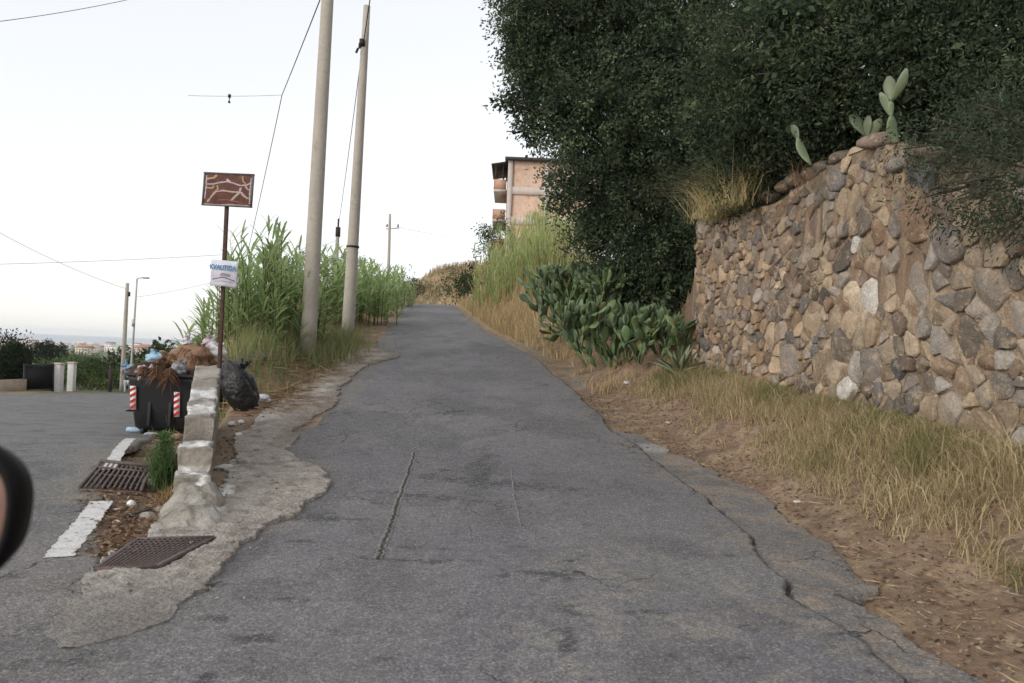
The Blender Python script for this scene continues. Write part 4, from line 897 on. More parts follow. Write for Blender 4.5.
# far lamp posts by the side road
for px0, px1, pyt, pyb, Yp, lab, head in [(130, 137, 279, 388, 46, 'thin steel street lamp with a small lamp head beyond the side road', 1), (122, 127.5, 283, 386, 44, 'pale pole just left of the street lamp beyond the side road', 0)]:
    o, a, b = lean_pole('street_lamp' if head else 'utility_pole', lab, px0, pyb, px1, pyt, Yp, .075 if head else .13, .045 if head else .09, m_steel if head else m_pole, 'posts beyond the side road', .4)
    if head: o['category'] = 'street lamp'
    g = MB()
    if head:
        g.tube([b, b + (.12, 0, .06), b + (.35, 0, .08)], .03, 6); g.build('lamp_arm', m_steel, o); g = MB(); g.box(b + np.array([.5, 0, .08]), (.42, .2, .09), taper=.7); g.build('lamp_head', m_steel, o, bevel=.02)
        g = MB(); c = a + (b - a) * .62; g.box(c + np.array([.0, -.09, 0]), (.16, .06, .4)); g.build('sign_plate', m_steel, o)
    else:
        c = a + (b - a) * .9; g.box(c + np.array([.1, 0, 0]), (.14, .1, .25)); g.build('cable_bracket', m_darkmetal, o)

# ------------------------------------------------------------------ cables
def cable(label, a, b, sag, rad, group=None, extra=None):
    t = np.linspace(0, 1, 40); a, b = np.array(a), np.array(b); P = a + (b - a) * t[:, None]; P[:, 2] -= sag * 4 * t * (1 - t)
    g = MB(); g.tube(P, rad, 5); o = g.build('overhead_cable', m_cable); recenter(o); return tag(o, label, 'cable', group)
gc = 'overhead cables'
nod = at(282, 95, 26)
cable('dark overhead cable coming down from the thick pole to the knot in the sky', b1 - norm(b1 - a1) * .25, nod, .02, .013, gc)
cable('dark overhead cable running from the knot down behind the tallest reeds', nod, at(243, 272, 40), .15, .013, gc)
cable('short level wire from the knot towards the left with a hanging fitting', nod, at(188, 95.5, 26), .03, .006, gc)
g = MB(); c = at(229.5, 96, 26); g.tube([c + (0, 0, .05), c + (0, 0, -.05)], .05, 8); g.tube([c, c + (0, 0, -.22)], .015, 6); g.box(c + np.array([0, 0, -.2]), (.06, .05, .06)); tag(recenter(g.build('cable_fitting', m_cable)), 'tiny dark fitting hanging from the level wire left of the knot', 'fitting')
cable('thin cable dropping from the clamp of the thinner pole to the short distant pole', at(362, 50, 20), at(337.5, 232, 42), .2, .011, gc)
cable('dark cable leaving the thinner pole clamp up and out of the picture', at(363, 46, 20), at(373, -20, 17), 0, .013, gc)
cable('overhead cable crossing the upper left corner of the sky', at(-40, 26, 22), at(160, -8, 30), .12, .010, gc)
cable('faint thin wire crossing the sky behind the sign post near the horizon', at(-40, 265, 40), at(235, 254, 44), .08, .010, gc)
cable('faint slanting wire low in the left sky', at(-30, 216, 36), b4 * 0 + at(127, 289, 44), .25, .010, gc)
cable('faint wire from the street lamp to the short distant pole', at(137, 297, 46), at(337, 240, 42), .4, .008, gc)
cable('faint wire between the thinner pole and the distant crossarm pole', at(398, 227, 60), at(470, 236, 120), .3, .012, gc)

# ------------------------------------------------------------------ waste container
cc = at(180, 400, 12.6); zb_ = float(side_z(np.array(cc[0]), np.array(12.6))) - .03; BX = np.array([cc[0], 12.6, zb_])
wc = thing('waste_container', 'anthracite plastic waste container overflowing with rubbish and marked with red white stripes', 'waste container', BX)
RZ = rot3(0, 0, R(6)); ex, ey, ez = RZ[:, 0], RZ[:, 1], np.array([0, 0, 1.0])
def cpt(x, y, z): return BX + ex * x + ey * y + ez * z
g = MB(); rows = []
for z, hw, hd in ((.10, .50, .36), (.16, .555, .41), (.5, .60, .46), (.86, .65, .50), (.94, .665, .515)):
    rr = []; n = 32
    for k in range(n):
        a = 2 * math.pi * k / n + math.pi / n; e = .22; c, s = math.cos(a), math.sin(a)
        rr.append(cpt(math.copysign(abs(c) ** e, c) * hw, math.copysign(abs(s) ** e, s) * hd, z))
    rows.append(rr)
V = np.array(rows).reshape(-1, 3); n = 32
g.add(V, np.array([(r * n + j, r * n + (j + 1) % n, (r + 1) * n + (j + 1) % n, (r + 1) * n + j) for r in range(4) for j in range(n)])); g.g.append(list(range(n))[::-1]); g.g.append([4 * n + j for j in range(n)])
g.build('body', m_bin, wc)
g = MB(); a = np.linspace(0, 2 * math.pi, 49); e = .22
g.tube([cpt(math.copysign(abs(math.cos(t)) ** e, math.cos(t)) * .675, math.copysign(abs(math.sin(t)) ** e, math.sin(t)) * .525, .95) for t in a], .028, 8); g.build('rim', m_bin, wc, smooth=True)
g = MB()
for x in (-.3, 0, .3): g.box(cpt(x, -.455, .45), (.05, .04, .55), rot=RZ @ rot3(-.1, 0, 0))
g.build('body_rib', m_bin, wc, bevel=.01)
for sx in (-1, 1):
    for sy in (-1, 1):
        g = MB(); c = cpt(sx * .42, sy * .3, .09); g.tube([c - ex * .03, c + ex * .03], .085, 14); g.build('wheel', m_black, wc)
    g = MB(); c = cpt(sx * .66, 0, .8); g.tube([c, c + ex * sx * .09], .035, 10); g.tube([c + ex * sx * .09 - ey * .12, c + ex * sx * .09 + ey * .12], .022, 8); g.build('lifting_trunnion', m_steel, wc)
lid = MB(); lid.tube([cpt(-.64, .56, .98), cpt(-.45, .60, 1.08), cpt(.45, .60, 1.08), cpt(.64, .56, .98)], .05, 8); lid.build('lid_hinge', m_bin, wc)
for cx, zc, hh in ((-.535, .60, .36), (.10, .52, .38)):
    g = MB(); th = math.atan2(.10, .72); RS = RZ @ rot3(.115, 0, 0); c = cpt(cx, -.495 + (.6 - zc) * .12, zc); sx_, sn, sz_ = RS[:, 0], -RS[:, 1], RS[:, 2]
    wd = .085; g.box(c, (wd, .012, hh), rot=RS, col=(.78, .78, .76)); o = g.build('reflective_stripe', m_attr, wc)
    r = MB(); kx = 4
    for j in range(kx):
        z0 = -hh / 2 + hh * j / kx; dz = hh / kx * .5; sk = .05
        for dd in (0,):
            V = np.array([(-wd / 2, z0), (wd / 2, min(z0 + sk, hh / 2)), (wd / 2, min(z0 + sk + dz, hh / 2)), (-wd / 2, z0 + dz)]); r.add(c + sx_ * V[:, :1] * .98 + sz_ * V[:, 1:] + sn * .009, np.array([(0, 1, 2, 3)]), (.55, .035, .04))
    r.build('red_bars', m_attr, o)
# rubbish on top
def bagthing(name, label, cat, c, size, col, seed, amp=.42, mat=None, rot=None, fr=2.6, knot=True):
    g = MB(); blob(g, c, size, 4, amp, fr, seed, rot, col)
    o = thing(name, label, cat, (c[0], c[1], c[2] - size[2])); g.build('sack' if knot else 'lump', mat or m_bag, o, smooth=True)
    if knot:                                              # gathered and tied mouth
        q = np.random.default_rng(seed); d = norm(np.array([q.normal() * .5, -.2, .8])); t = np.array(c) + d * np.array(size) * .82; g = MB()
        for _ in range(5): e = norm(d + q.normal(size=3) * .6); g.tube([t - d * .03, t + e * .05, t + e * .09 + q.normal(size=3) * .02], (.022, .014, .022), 5, col, False)
        g.build('tied_mouth', mat or m_bag, o)
    return o
bagthing('rubbish_bag', 'white rubbish bag at the right end of the container heap', 'bag', cpt(.50, .02, 1.32), (.17, .17, .15), (.66, .64, .64), 601)
bagthing('rubbish_bag', 'pale pink bag on the top of the container heap', 'bag', cpt(.36, .15, 1.44), (.12, .13, .09), (.62, .50, .52), 602)
bagthing('rubbish_bag', 'light blue crumpled bag on the left side of the container heap', 'bag', cpt(-.35, .1, 1.16), (.2, .2, .13), (.33, .52, .66), 603)
bagthing('rubbish_bag', 'small blue bag hanging over the left rim of the container', 'bag', cpt(-.72, -.1, .98), (.09, .09, .11), (.25, .42, .58), 604)
bagthing('rubbish_bag', 'tan bag of garden waste in the middle of the container heap', 'bag', cpt(.2, -.12, 1.2), (.34, .3, .26), (.26, .155, .09), 605, .3)
bagthing('rubbish_bag', 'grey bag below the tan one, over the container rim', 'bag', cpt(.10, -.42, 1.04), (.13, .12, .1), (.30, .31, .33), 606)
bagthing('rubbish_bag', 'black bag squeezed deep in the container heap', 'bag', cpt(-.2, .1, 1.02), (.3, .3, .14), (.03, .03, .03), 607)
g = MB(); g.box(cpt(-.02, .0, 1.26), (.025, .32, .34), rot=RZ @ rot3(.1, .55, .2), col=(.72, .72, .72)); tag(recenter(g.build('polystyrene_sheet', m_attr, bevel=.004)), 'white polystyrene sheet stuck upright in the container heap', 'sheet')
g = MB(); g.box(cpt(-.1, .2, 1.2), (.3, .24, .12), rot=RZ @ rot3(.3, -.3, .6), col=(.45, .62, .72)); tag(recenter(g.build('crushed_carton', m_attr, bevel=.008)), 'light blue crushed carton on the container heap', 'carton')
g = MB(); q = cpt(-.05, .15, 1.3)
V = [q, q + (.03, -.02, .2), q + (.17, 0, .14), q + (.12, .02, .02)]; V += [v + np.array([0, .008, 0]) for v in V]
g.add(np.array(V), [(0, 1, 2, 3), (7, 6, 5, 4), (0, 4, 5, 1), (1, 5, 6, 2), (2, 6, 7, 3), (3, 7, 4, 0)], (.3, .5, .68)); tag(recenter(g.build('plastic_scrap', m_bag)), 'small blue plastic scrap poking up from the container heap', 'scrap')
def frond(label, base, d, L, seed, n=150, cols=((.15, .075, .045), (.20, .10, .055), (.11, .058, .036), (.25, .15, .085)), sag=.5, name='dry_frond'):
    g = np.random.default_rng(seed); o = thing(name, label, 'dry frond', base, 'brown dry fronds on the container'); mb = MB(); d = norm(np.array(d, float)); t = np.linspace(0, 1, 9)
    P = np.array(base) + d * L * t[:, None]; P[:, 2] -= sag * L * t * t; mb.tube(P, .014 * (1 - .8 * t), 6, (.2, .12, .07)); mb.build('stalk', m_dry, o); mb = MB()
    tt = g.random(n); B = np.stack([np.interp(tt, t, P[:, j]) for j in range(3)], 1); s = norm(np.cross(d, (0, 0, 1.0))); sg_ = g.choice([-1, 1], n)
    D = d * .7 + s * sg_[:, None] * .9 + g.normal(size=(n, 3)) * .3 + (0, 0, -.25); ribbon_leaves(mb, B, D, g.uniform(.08, .22, n), g.uniform(.006, .016, n), varcol(n, cols, g, .3), .8); mb.build('leaflets', m_dry, o); return o
for nm, lb, ct, c, sz_, cl, sd in [('rubbish_bag', 'white bag sagging over the front rim of the container', 'bag', (-.42, -.46, .98), (.11, .08, .11), (.60, .60, .62), 610), ('cardboard_scrap', 'torn brown cardboard jammed between the bags on the container', 'cardboard', (-.12, -.25, 1.22), (.17, .12, .03), (.34, .23, .14), 611), ('rubbish_bag', 'little white crumpled bag high on the brown garden waste', 'bag', (.12, -.2, 1.47), (.08, .08, .06), (.68, .68, .70), 612), ('rubbish_bag', 'pale green bag behind the blue one on the container heap', 'bag', (-.12, .25, 1.26), (.16, .14, .13), (.42, .52, .44), 613)]:
    bagthing(nm, lb, ct, cpt(*c), sz_, cl, sd, rot=rot3(.3, .5, sd), knot=nm == 'rubbish_bag')
fr = [('brown dry frond spilling over the left front of the container', (-.5, -.30, 1.04), (.3, -.5, .3), .42), ('brown dry frond arching over the top middle of the container heap', (-.1, .0, 1.28), (.8, -.3, .3), .7), ('brown dry frond drooping down the front of the container', (-.25, -.36, 1.08), (.15, -.5, .1), .5),
      ('reddish dry frond on the crest of the container heap', (.0, .1, 1.34), (.6, .1, .3), .5), ('dry frond across the left top of the container heap', (-.62, .0, 1.08), (.9, -.1, .4), .7), ('shaggy dry frond over the tan garden waste bag', (.05, -.15, 1.40), (.5, -.5, .05), .5), ('dark dry frond hanging from the container rim between the two striped marks', (-.05, -.40, 1.06), (.1, -.35, .05), .42), ('dry frond rising up the left slope of the container heap', (-.45, -.1, 1.1), (.7, -.2, .55), .6),
      ('dry frond tip sticking out over the left end of the container', (-.35, -.1, 1.12), (-.8, -.2, .2), .42)]
for i, (lab, b, d, L) in enumerate(fr):
    dd = ex * d[0] + ey * d[1] + ez * d[2]; frond(lab, cpt(*b), dd, L, 620 + i, 170)

# black sack slumped against the wall end
m_sack = M('black bin liner', (.012, .012, .013), .38, ((9, .2),), (11, .9, .05), .5)
sc0 = at(239, 386, 11.5); sc0[2] = hz(sc0[0], 11.5) + .31
bagthing('rubbish_sack', 'black rubbish sack slumped against the right side of the low wall end', 'bag', sc0, (.225, .25, .42), (.012, .012, .013), 640, .2, m_sack, rot3(R(8), R(-24), R(10)), 1.9)

# ------------------------------------------------------------------ grates
def grate(label, P4, nb, nc, zoff, frame=True):
    P4 = [np.array(onground(*p)) for p in P4]; c = sum(P4) / 4; o = thing('drain_grate', label, 'drain grate', c, 'iron drain grates')
    up = np.array([0, 0, zoff]); A, B, C_, D_ = [p * np.array([1, 1, 0]) + np.array([0, 0, float(road_z(p[0], p[1]))]) + up for p in P4]
    L = lambda a, b, t: a + (b - a) * t
    g = MB()
    for a, b in ((A, B), (B, C_), (C_, D_), (D_, A)): dd = b - a; g.box((a + b) / 2 - (0, 0, .006), (np.linalg.norm(dd), .024, .03), rz=math.atan2(dd[1], dd[0]))
    g.build('frame', m_grate, o); g = MB()
    for k in range(1, nb): a, b = L(A, B, k / nb), L(D_, C_, k / nb); dd = b - a; g.box((a + b) / 2 + (0, 0, -.003), (np.linalg.norm(dd), .016 if nb < 12 else .009, .02), rz=math.atan2(dd[1], dd[0]))
    for k in range(1, nc): a, b = L(A, D_, k / nc), L(B, C_, k / nc); dd = b - a; g.box((a + b) / 2 + (0, 0, -.006), (np.linalg.norm(dd), .02 if nb < 12 else .009, .02), rz=math.atan2(dd[1], dd[0]))
    g.build('bars', m_grate, o); g = MB(); g.add([v - np.array([0, 0, .04]) for v in (A, B, C_, D_)], np.array([(0, 1, 2, 3)])); g.build('pit', M('pit dirt', (.055, .042, .034), .95, ((20, .5),)), o)
    return o
grate('square rusty drain grate beside the side road edge line, filled with dirt', [(80, 492), (141, 496), (151, 478), (100, 474)], 11, 4, .012)
grate('long low mesh drain grate in the concrete below the stepped wall end', [(97, 573), (158, 571), (214, 541), (137, 543)], 14, 11, .024)

# ------------------------------------------------------------------ loose stones, litter, straw
g = np.random.default_rng(700); mb = MB()
n = 13000; reg = g.random(n); x = np.empty(n); y = np.empty(n)
k = reg < .55; y[k] = 3.2 + 11 * g.random(k.sum()) ** 1.3; x[k] = xr(y[k]) + .1 + g.random(k.sum()) * (xw(y[k]) - xr(y[k]) - .3) * .8
k = ~k; y[k] = 5 + 8 * g.random(k.sum()); x[k] = np.where(g.random(k.sum()) < .6, xb(y[k]) - .15 - g.random(k.sum()) * np.maximum(xb(y[k]) - xsr(y[k]) + .1, .1), xl(y[k]) - .1 - g.random(k.sum()) * .8)
z = H(x, y); N = n; sz = g.uniform(.012, .04, n); a = g.uniform(0, 6.28, n)
D = np.stack([np.cos(a), np.sin(a), g.uniform(-.1, .35, n)], 1); leaf_cards(mb, np.stack([x, y, z + .012], 1), D, sz * 1.6, sz * g.uniform(.15, .8, n), varcol(n, [(.21, .13, .085), (.26, .17, .11), (.16, .10, .07), (.34, .26, .17), (.12, .085, .065), (.40, .31, .2)], g), .4, g)
n = 1500; y = g.uniform(5.0, 8.6, n); u = g.random(n); x = xsr(y) + .02 + (xb(y) - .12 - xsr(y)) * u; z = H(x, y); a = g.uniform(0, 6.28, n); sz = g.uniform(.014, .04, n)
leaf_cards(mb, np.stack([x, y, z + .015], 1), np.stack([np.cos(a), np.sin(a), g.uniform(-.1, .4, n)], 1), sz * 1.6, sz * g.uniform(.3, .9, n), varcol(n, [(.22, .12, .075), (.28, .16, .10), (.15, .09, .06), (.34, .25, .16), (.11, .075, .055)], g), .4, g)
mb.build('leaf_litter', m_dry, kind='stuff')['label'] = 'dead brown leaves on the verges'
mb = MB(); n = 1500; V0, F0 = ico(1)
reg = g.random(n); y = 3.2 + 12 * g.random(n) ** 1.2; x = np.where(reg < .5, xr(y) + .15 + g.random(n) * 1.2, np.where(reg < .75, np.interp(y, *XAL) + g.random(n) * .9, xb(y) - .2 - g.random(n) * .6))
ok = np.where(reg < .5, True, np.where(reg < .75, y > 4.2, y > 5.2)); x, y, reg = x[ok], y[ok], reg[ok]; z = np.maximum(H(x, y), np.where((reg >= .5) & (reg < .75), road_z(x, y) + .02, -9))
for i in range(len(x)):
    r = g.uniform(.004, .014) * (1.6 if g.random() < .08 else 1); W = V0 * (1 + .25 * g.normal(size=(len(V0), 1)) * .5) * np.array([r, r * g.uniform(.6, 1), r * .6]); mb.add(W + (x[i], y[i], z[i] + r * .3), F0, np.array([(.22, .19, .16), (.3, .27, .24), (.16, .14, .13), (.34, .28, .2)][g.integers(4)]))
mb.build('gravel', m_stone, kind='stuff')['label'] = 'small stones and grit on the verges and the concrete'
mb = MB(); n = 1700; y = 11.2 + 7 * g.random(n); x = xl(y) - .5 - 1.6 * g.random(n) ** 1.2; z = H(x, y) + .02 + .05 * g.random(n); a = g.normal(size=n) * .5 + g.choice([.4, 2.6], n)
D = np.stack([np.cos(a), np.sin(a), g.normal(size=n) * .12], 1); leaf_cards(mb, np.stack([x, y, z], 1), D, g.uniform(.12, .4, n), g.uniform(.008, .02, n), varcol(n, [(.42, .31, .18), (.34, .24, .13), (.25, .17, .1), (.2, .12, .09)], g), .2, g)
n = 3200; y = 3.2 + 12 * g.random(n) ** 1.2; x = xr(y) + .25 + (xw(y) - xr(y) - .3) * g.random(n); z = H(x, y) + .008 + .02 * g.random(n); a = g.uniform(0, 6.28, n)
leaf_cards(mb, np.stack([x, y, z], 1), np.stack([np.cos(a), np.sin(a), g.normal(size=n) * .08], 1), g.uniform(.05, .22, n), g.uniform(.003, .008, n), varcol(n, [(.46, .35, .2), (.38, .27, .15), (.3, .2, .12), (.52, .42, .27)], g), .2, g)
mb.build('straw', m_dry, kind='stuff')['label'] = 'broken straw and dead reed leaves on the left bank and the right verge'
for i, (p0, p1, lab) in enumerate([((298, 356), (335, 376), 'long dry cane lying across the straw below the thick pole'), ((318, 380), (350, 378), 'short pale cane nearest to the concrete apron edge'), ((300, 368), (346, 360), 'dry cane pointing towards the thinner pole'), ((282, 392), (325, 372), 'dry cane lying nearest to the black sack'), ((336, 366), (352, 352), 'dry cane at the foot of the thinner pole')]):
    a, b = onground(*p0), onground(*p1); t = np.linspace(0, 1, 6); P = a + (b - a) * t[:, None]; P[:, 2] = H(P[:, 0], P[:, 1]) + .03; P[:, 2] = np.maximum(P[:, 2], np.linspace(P[0, 2], P[-1, 2], 6)); mb = MB(); mb.tube(P, .012, 6, (.48, .37, .23)); tag(recenter(mb.build('dry_cane', m_dry, smooth=True)), lab, 'cane', 'dry canes on the left bank')
def rockthing(label, px, py, size, col, seed, group=None, z=0, name='rock'):
    p = onground(px, py); g = MB(); blob(g, (p[0], p[1], hz(p[0], p[1]) + size[2] * .45 + z), size, 3, .18, 1.5, seed, rot3(0, 0, seed), col, .7); tag(recenter(g.build(name, m_stone, smooth=True)), label, 'rock', group)
rockthing('big weathered rock in the weeds right of the sign post', 256, 362, (.22, .2, .15), (.13, .115, .09), 801)
rockthing('pale rock between the sign post and the black sack', 242, 366, (.15, .14, .11), (.2, .185, .16), 802)
for i, (px, py, s, lab) in enumerate([(147, 519, .075, 'stone beside the rubble foot of the low wall'), (160, 512, .05, 'small stone at the foot of the dead straw tuft'), (756, 494, .05, 'dark stone on the dirt right of the broken asphalt edge'), (244, 466, .09, 'lump of broken concrete at the right foot of the low wall'), (258, 480, .05, 'small concrete crumb on the apron near the low wall'), (648, 385, .08, 'stone at the verge below the prickly pears')]):
    rockthing(lab, px, py, (s, s * .8, s * .6), [(.3, .27, .23), (.25, .2, .16), (.07, .07, .072), (.36, .33, .3)][i % 4], 810 + i, 'loose stones on the ground', .02 if px < 300 and px > 200 else 0)
def litter(name, label, px, py, size, col, seed, cat='litter', amp=.35, z=.0, mat=None):
    p = onground(px, py); zz = max(hz(p[0], p[1]), p[2]); g = MB(); blob(g, (p[0], p[1], zz + size[2] * .8 + z), size, 3, amp, 2.2, seed, rot3(.2, .1, seed), col); tag(recenter(g.build(name, mat or m_bag, smooth=True)), label, cat, 'litter on the ground')
litter('plastic_bag', 'white plastic bag on the straw right of the black sack', 262, 402, (.14, .1, .06), (.75, .76, .80), 901, 'bag')
litter('plastic_scrap', 'pale blue scrap next to the white bag by the black sack', 254, 405, (.07, .06, .04), (.45, .55, .75), 902)
litter('plastic_scrap', 'white scrap on the dirt under the black sack', 232, 426, (.06, .05, .035), (.7, .68, .66), 903)
litter('crumpled_paper', 'crumpled white paper at the right foot of the low wall', 238, 437, (.05, .05, .03), (.72, .7, .68), 904)
litter('crumpled_paper', 'white crumpled paper at the right end of the rusty grate', 147, 487, (.075, .06, .045), (.72, .7, .69), 905)
litter('plastic_cup', 'small white cup in the brown leaves below the rusty grate', 131, 507, (.035, .035, .03), (.8, .8, .8), 906, amp=.1)
litter('plastic_scrap', 'flat white scrap left of the small white cup', 118, 511, (.06, .04, .012), (.6, .58, .55), 907)
litter('plastic_scrap', 'pale scrap lying on the rusty grate', 105, 484, (.06, .04, .02), (.55, .54, .52), 908, z=.02)
litter('rubber_strip', 'flat dark rubber strip lying in the brown leaves by the low wall', 133, 516, (.15, .045, .015), (.03, .028, .027), 909, mat=m_attr)
litter('plastic_scrap', 'grey white scrap in the leaves above the mesh grate', 116, 524, (.05, .03, .012), (.6, .57, .53), 910)
litter('crumpled_paper', 'white paper on the right verge under the prickly pears', 627, 384, (.07, .05, .03), (.66, .66, .68), 911)
litter('crumpled_paper', 'white paper caught in the dry grass on the right verge', 545, 326, (.12, .09, .07), (.74, .73, .72), 912)
litter('plastic_scrap', 'beige scrap on the dirt verge beside the old asphalt', 668, 424, (.05, .04, .02), (.55, .5, .45), 913)
litter('plastic_scrap', 'pale wrapper on the dirt halfway down the right verge', 797, 503, (.04, .03, .015), (.6, .57, .55), 914)
# plastic bottle near the container
p = onground(133, 433); b = thing('plastic_bottle', 'clear blue plastic bottle lying on the side road in front of the container', 'bottle', p); g = MB(); zz = side_z(np.array(p[0]), np.array(p[1])) + .05; t = [0, .01, .16, .20, .23]
g.tube([(p[0] - .1 + q, p[1] + q * .1, zz) for q in t], (.03, .04, .04, .02, .013), 12, (.45, .62, .75)); g.build('bottle_body', m_bag, b, smooth=True); g = MB(); g.tube([(p[0] + .13, p[1] + .023, zz), (p[0] + .155, p[1] + .026, zz)], .017, 10, (.1, .25, .6)); g.build('cap', m_attr, b)
litter('plastic_bag', 'torn grey plastic sheet on the ground beside the container front', 152, 436, (.14, .08, .03), (.42, .42, .44), 920, 'bag')
litter('carton', 'crushed brown carton at the left foot of the low wall', 176, 440, (.1, .07, .05), (.32, .22, .14), 921, 'carton', .25, mat=m_attr)
litter('plastic_scrap', 'dirty white film against the right side of the low wall', 222, 470, (.07, .1, .03), (.58, .57, .54), 922)
litter('plastic_scrap', 'rusty brown scrap on the dirt between the black sack and the apron', 246, 416, (.08, .05, .02), (.16, .08, .05), 923)
litter('plastic_cup', 'crushed pale cup on the dirt right of the low wall', 241, 424, (.04, .04, .03), (.7, .7, .7), 924)
litter('shoe', 'small black shoe on the side road left of the container', 130, 412, (.11, .05, .04), (.02, .02, .022), 915, 'shoe', .15, mat=m_attr)

# ------------------------------------------------------------------ brick building far up the road
BY = 80.0
def bpt(px, py): return at(px, py, BY)
x0 = bpt(507, 200)[0]; x1 = x0 + 9.5; zt = bpt(520, 161)[2]; zg = 3.0; dep = 10.0
bd = thing('brick_building', 'unfinished brick apartment building with bare concrete frame and a dark roof edge', 'building', (x0, BY, zg))
fl = [zt - 3.0 * k for k in range(6)]
m_fr = M('bare concrete frame', (.50, .44, .40), .9, ((2, .12), (9, .1)))
g = MB(); g.box(((x0 + x1) / 2, BY + dep / 2, (zt + zg) / 2), (x1 - x0 - .1, dep - .1, zt - zg - .02)); g.c[-1][:] = (.56, .40, .31)
g.build('brick_wall', m_clay, bd)
g = MB()
for z in fl[1:]: g.box(((x0 + x1) / 2, BY - .02, z), (x1 - x0 + .04, .18, .75)); 
for xx in (x0 + .22, x0 + 3.9, x1 - .22): g.box((xx, BY - .045, (zt - .01 + zg) / 2), (.48, .2, zt - zg - .04))
g.box((x0 - .02, BY + dep / 2, (zt + zg) / 2 - .1), (.1, .45, zt - zg - .3)); g.build('concrete_frame', m_fr, bd)
for k in (1, 2, 3):
    z = fl[k]; o = MB(); o.box((x0 - .7, BY + 3.4, z - .0), (1.38, 6.4, .22)); bo = o.build('balcony', m_fr, bd); o = MB()
    o.box((x0 - 1.34, BY + 3.4, z + .62), (.12, 6.4, 1.0)); o.box((x0 - .7, BY + .26, z + .62), (1.14, .12, 1.0)); o.c[-1][:] = (.48, .3, .22); o.c[-2][:] = (.46, .3, .22); o.build('parapet', m_clay, bo)
for k in (1, 2, 3, 4):
    z = fl[k] if k < 5 else 0
    for yy in (BY + 2.0, BY + 6.5): o = MB(); o.box((x0 + .0, yy, z + 1.3), (.16, 1.2, 2.1)); o.build('door_opening', M('painted opening shade', (.03, .027, .025), .9, ()), bd)  # solid near-black boxes: the unlit inside is put into the colour
o = MB(); o.box(((x0 + x1) / 2, BY + dep / 2 - .2, zt + .14), (x1 - x0 + .7, dep + .8, .24)); rf = o.build('roof', M('dark roof edge', (.06, .05, .045), .8, ((4, .2),)), bd)
o = MB(); o.box((x0 - .85, BY + 3.6, zt - .25), (1.75, 7, .14), rot=rot3(0, .18 * -1, 0)); o.build('porch_roof', m_darkmetal, bd)
o = MB(); o.box((x0 - 1.25, BY + .3, zt - 1.3), (.1, .1, 2.0)); o.box((x0 - 1.25, BY + 5.5, zt - 1.3), (.1, .1, 2.0)); o.box((x0 - .5, BY + 3, zt - 1.5), (.1, 5, 2.2)); o.build('porch_screen', m_darkmetal, bd)

# ------------------------------------------------------------------ beyond the side road
def pillar(label, px, pyt, pyb, Yp, wpx):
    a, b = at(px, pyb, Yp), at(px, pyt, Yp); k = Yp / FPX; o = thing('gate_pillar', label, 'pillar', (a[0], a[1], a[2]), 'white gate pillars'); g = MB(); w_ = wpx * k
    zb = min(a[2], hz(a[0], a[1])) - .2; g.box((a[0], a[1], (zb + b[2]) / 2), (w_, w_, b[2] - zb)); g.build('pillar_shaft', M('white render', (.62, .61, .59), .85, ((4, .12),)), o, bevel=.01); g = MB(); g.box((a[0], a[1], b[2] + .04), (w_ * 1.22, w_ * 1.22, .08)); g.build('pillar_cap', m_fr, o, bevel=.01)
pillar('left white gate pillar, beside the dark gate railing', 57.5, 364.5, 392, 37.5, 7.5); pillar('right white gate pillar, standing free before the green bushes', 71, 363.5, 391.5, 39, 6)
gt = at(38, 392, 36.5); o = thing('iron_gate', 'dark iron gate railing left of the white pillars', 'gate', gt); P0, P1 = at(24.5, 393, 36), at(53, 392, 37.3); q0, q1 = at(24.5, 366, 36), at(53, 365, 37.3)
g = MB()
for a, b in ((P0 + (0, 0, .1), P1 + (0, 0, .1)), (q0, q1)): g = MB(); g.tube([a, b], .03, 6); g.build('rail', m_black, o)
g = MB()
for t in np.linspace(0, 1, 15): g.tube([P0 + (P1 - P0) * t, q0 + (q1 - q0) * t + (0, 0, .06)], .018, 5)
g.build('bars', m_black, o); g = MB()
for t in (0, 1): g = MB(); g.tube([P0 + (P1 - P0) * t - (0, 0, .4), q0 + (q1 - q0) * t + (0, 0, .1)], .05, 8); g.build('post', m_black, o)
g = MB(); g.add([P0 + (0, .03, .15), P1 + (0, .03, .15), q1 + (0, .03, -.05), q0 + (0, .03, -.05)], np.array([(0, 1, 2, 3)])); pn_ = g.build('sheet_panel', m_bin, o); md = pn_.modifiers.new('s', 'SOLIDIFY'); md.thickness = .01
a, b = at(-30, 394.5, 33), at(24, 393.5, 36); g = MB(); dd = b - a; g.box((a + b) / 2 + (0, 0, .1), (np.linalg.norm(dd), .22, 1.0), rz=math.atan2(dd[1], dd[0])); o = g.build('boundary_wall', M('buff render', (.33, .27, .21), .9, ((3, .2),))); recenter(o); tag(o, 'low buff boundary wall left of the iron gate', 'wall')
p = at(110, 390, 42); g = MB(); g.tube([p - (0, 0, .8), p + (0, 0, 1.35)], .09, 10); g.tube([p + (0, 0, 1.35), p + (0, 0, 1.45)], (.11, .06), 10); tag(recenter(g.build('dark_post', m_darkmetal)), 'short dark post standing in the green bushes left of the street lamp', 'post')
a, b = at(122, 386, 43), at(146, 386, 43.5); o = thing('guard_rail', 'short grey steel guard rail at the far side of the side road', 'guard rail', (a + b) / 2); g = MB(); g.box((a + b) / 2 + (0, 0, .15), (np.linalg.norm(b - a), .06, .3), rz=.02); g.build('rail', m_steel, o, bevel=.02); g = MB()
for t in (.1, .9): g = MB(); p = a + (b - a) * t; g.box(p - np.array([0, -.06, .3]), (.1, .06, 1.1)); g.build('support_post', m_steel, o)
BU = [(.075, .115, .045), (.10, .145, .06), (.125, .17, .075)]
DKB = [(.022, .034, .02), (.03, .044, .024)]
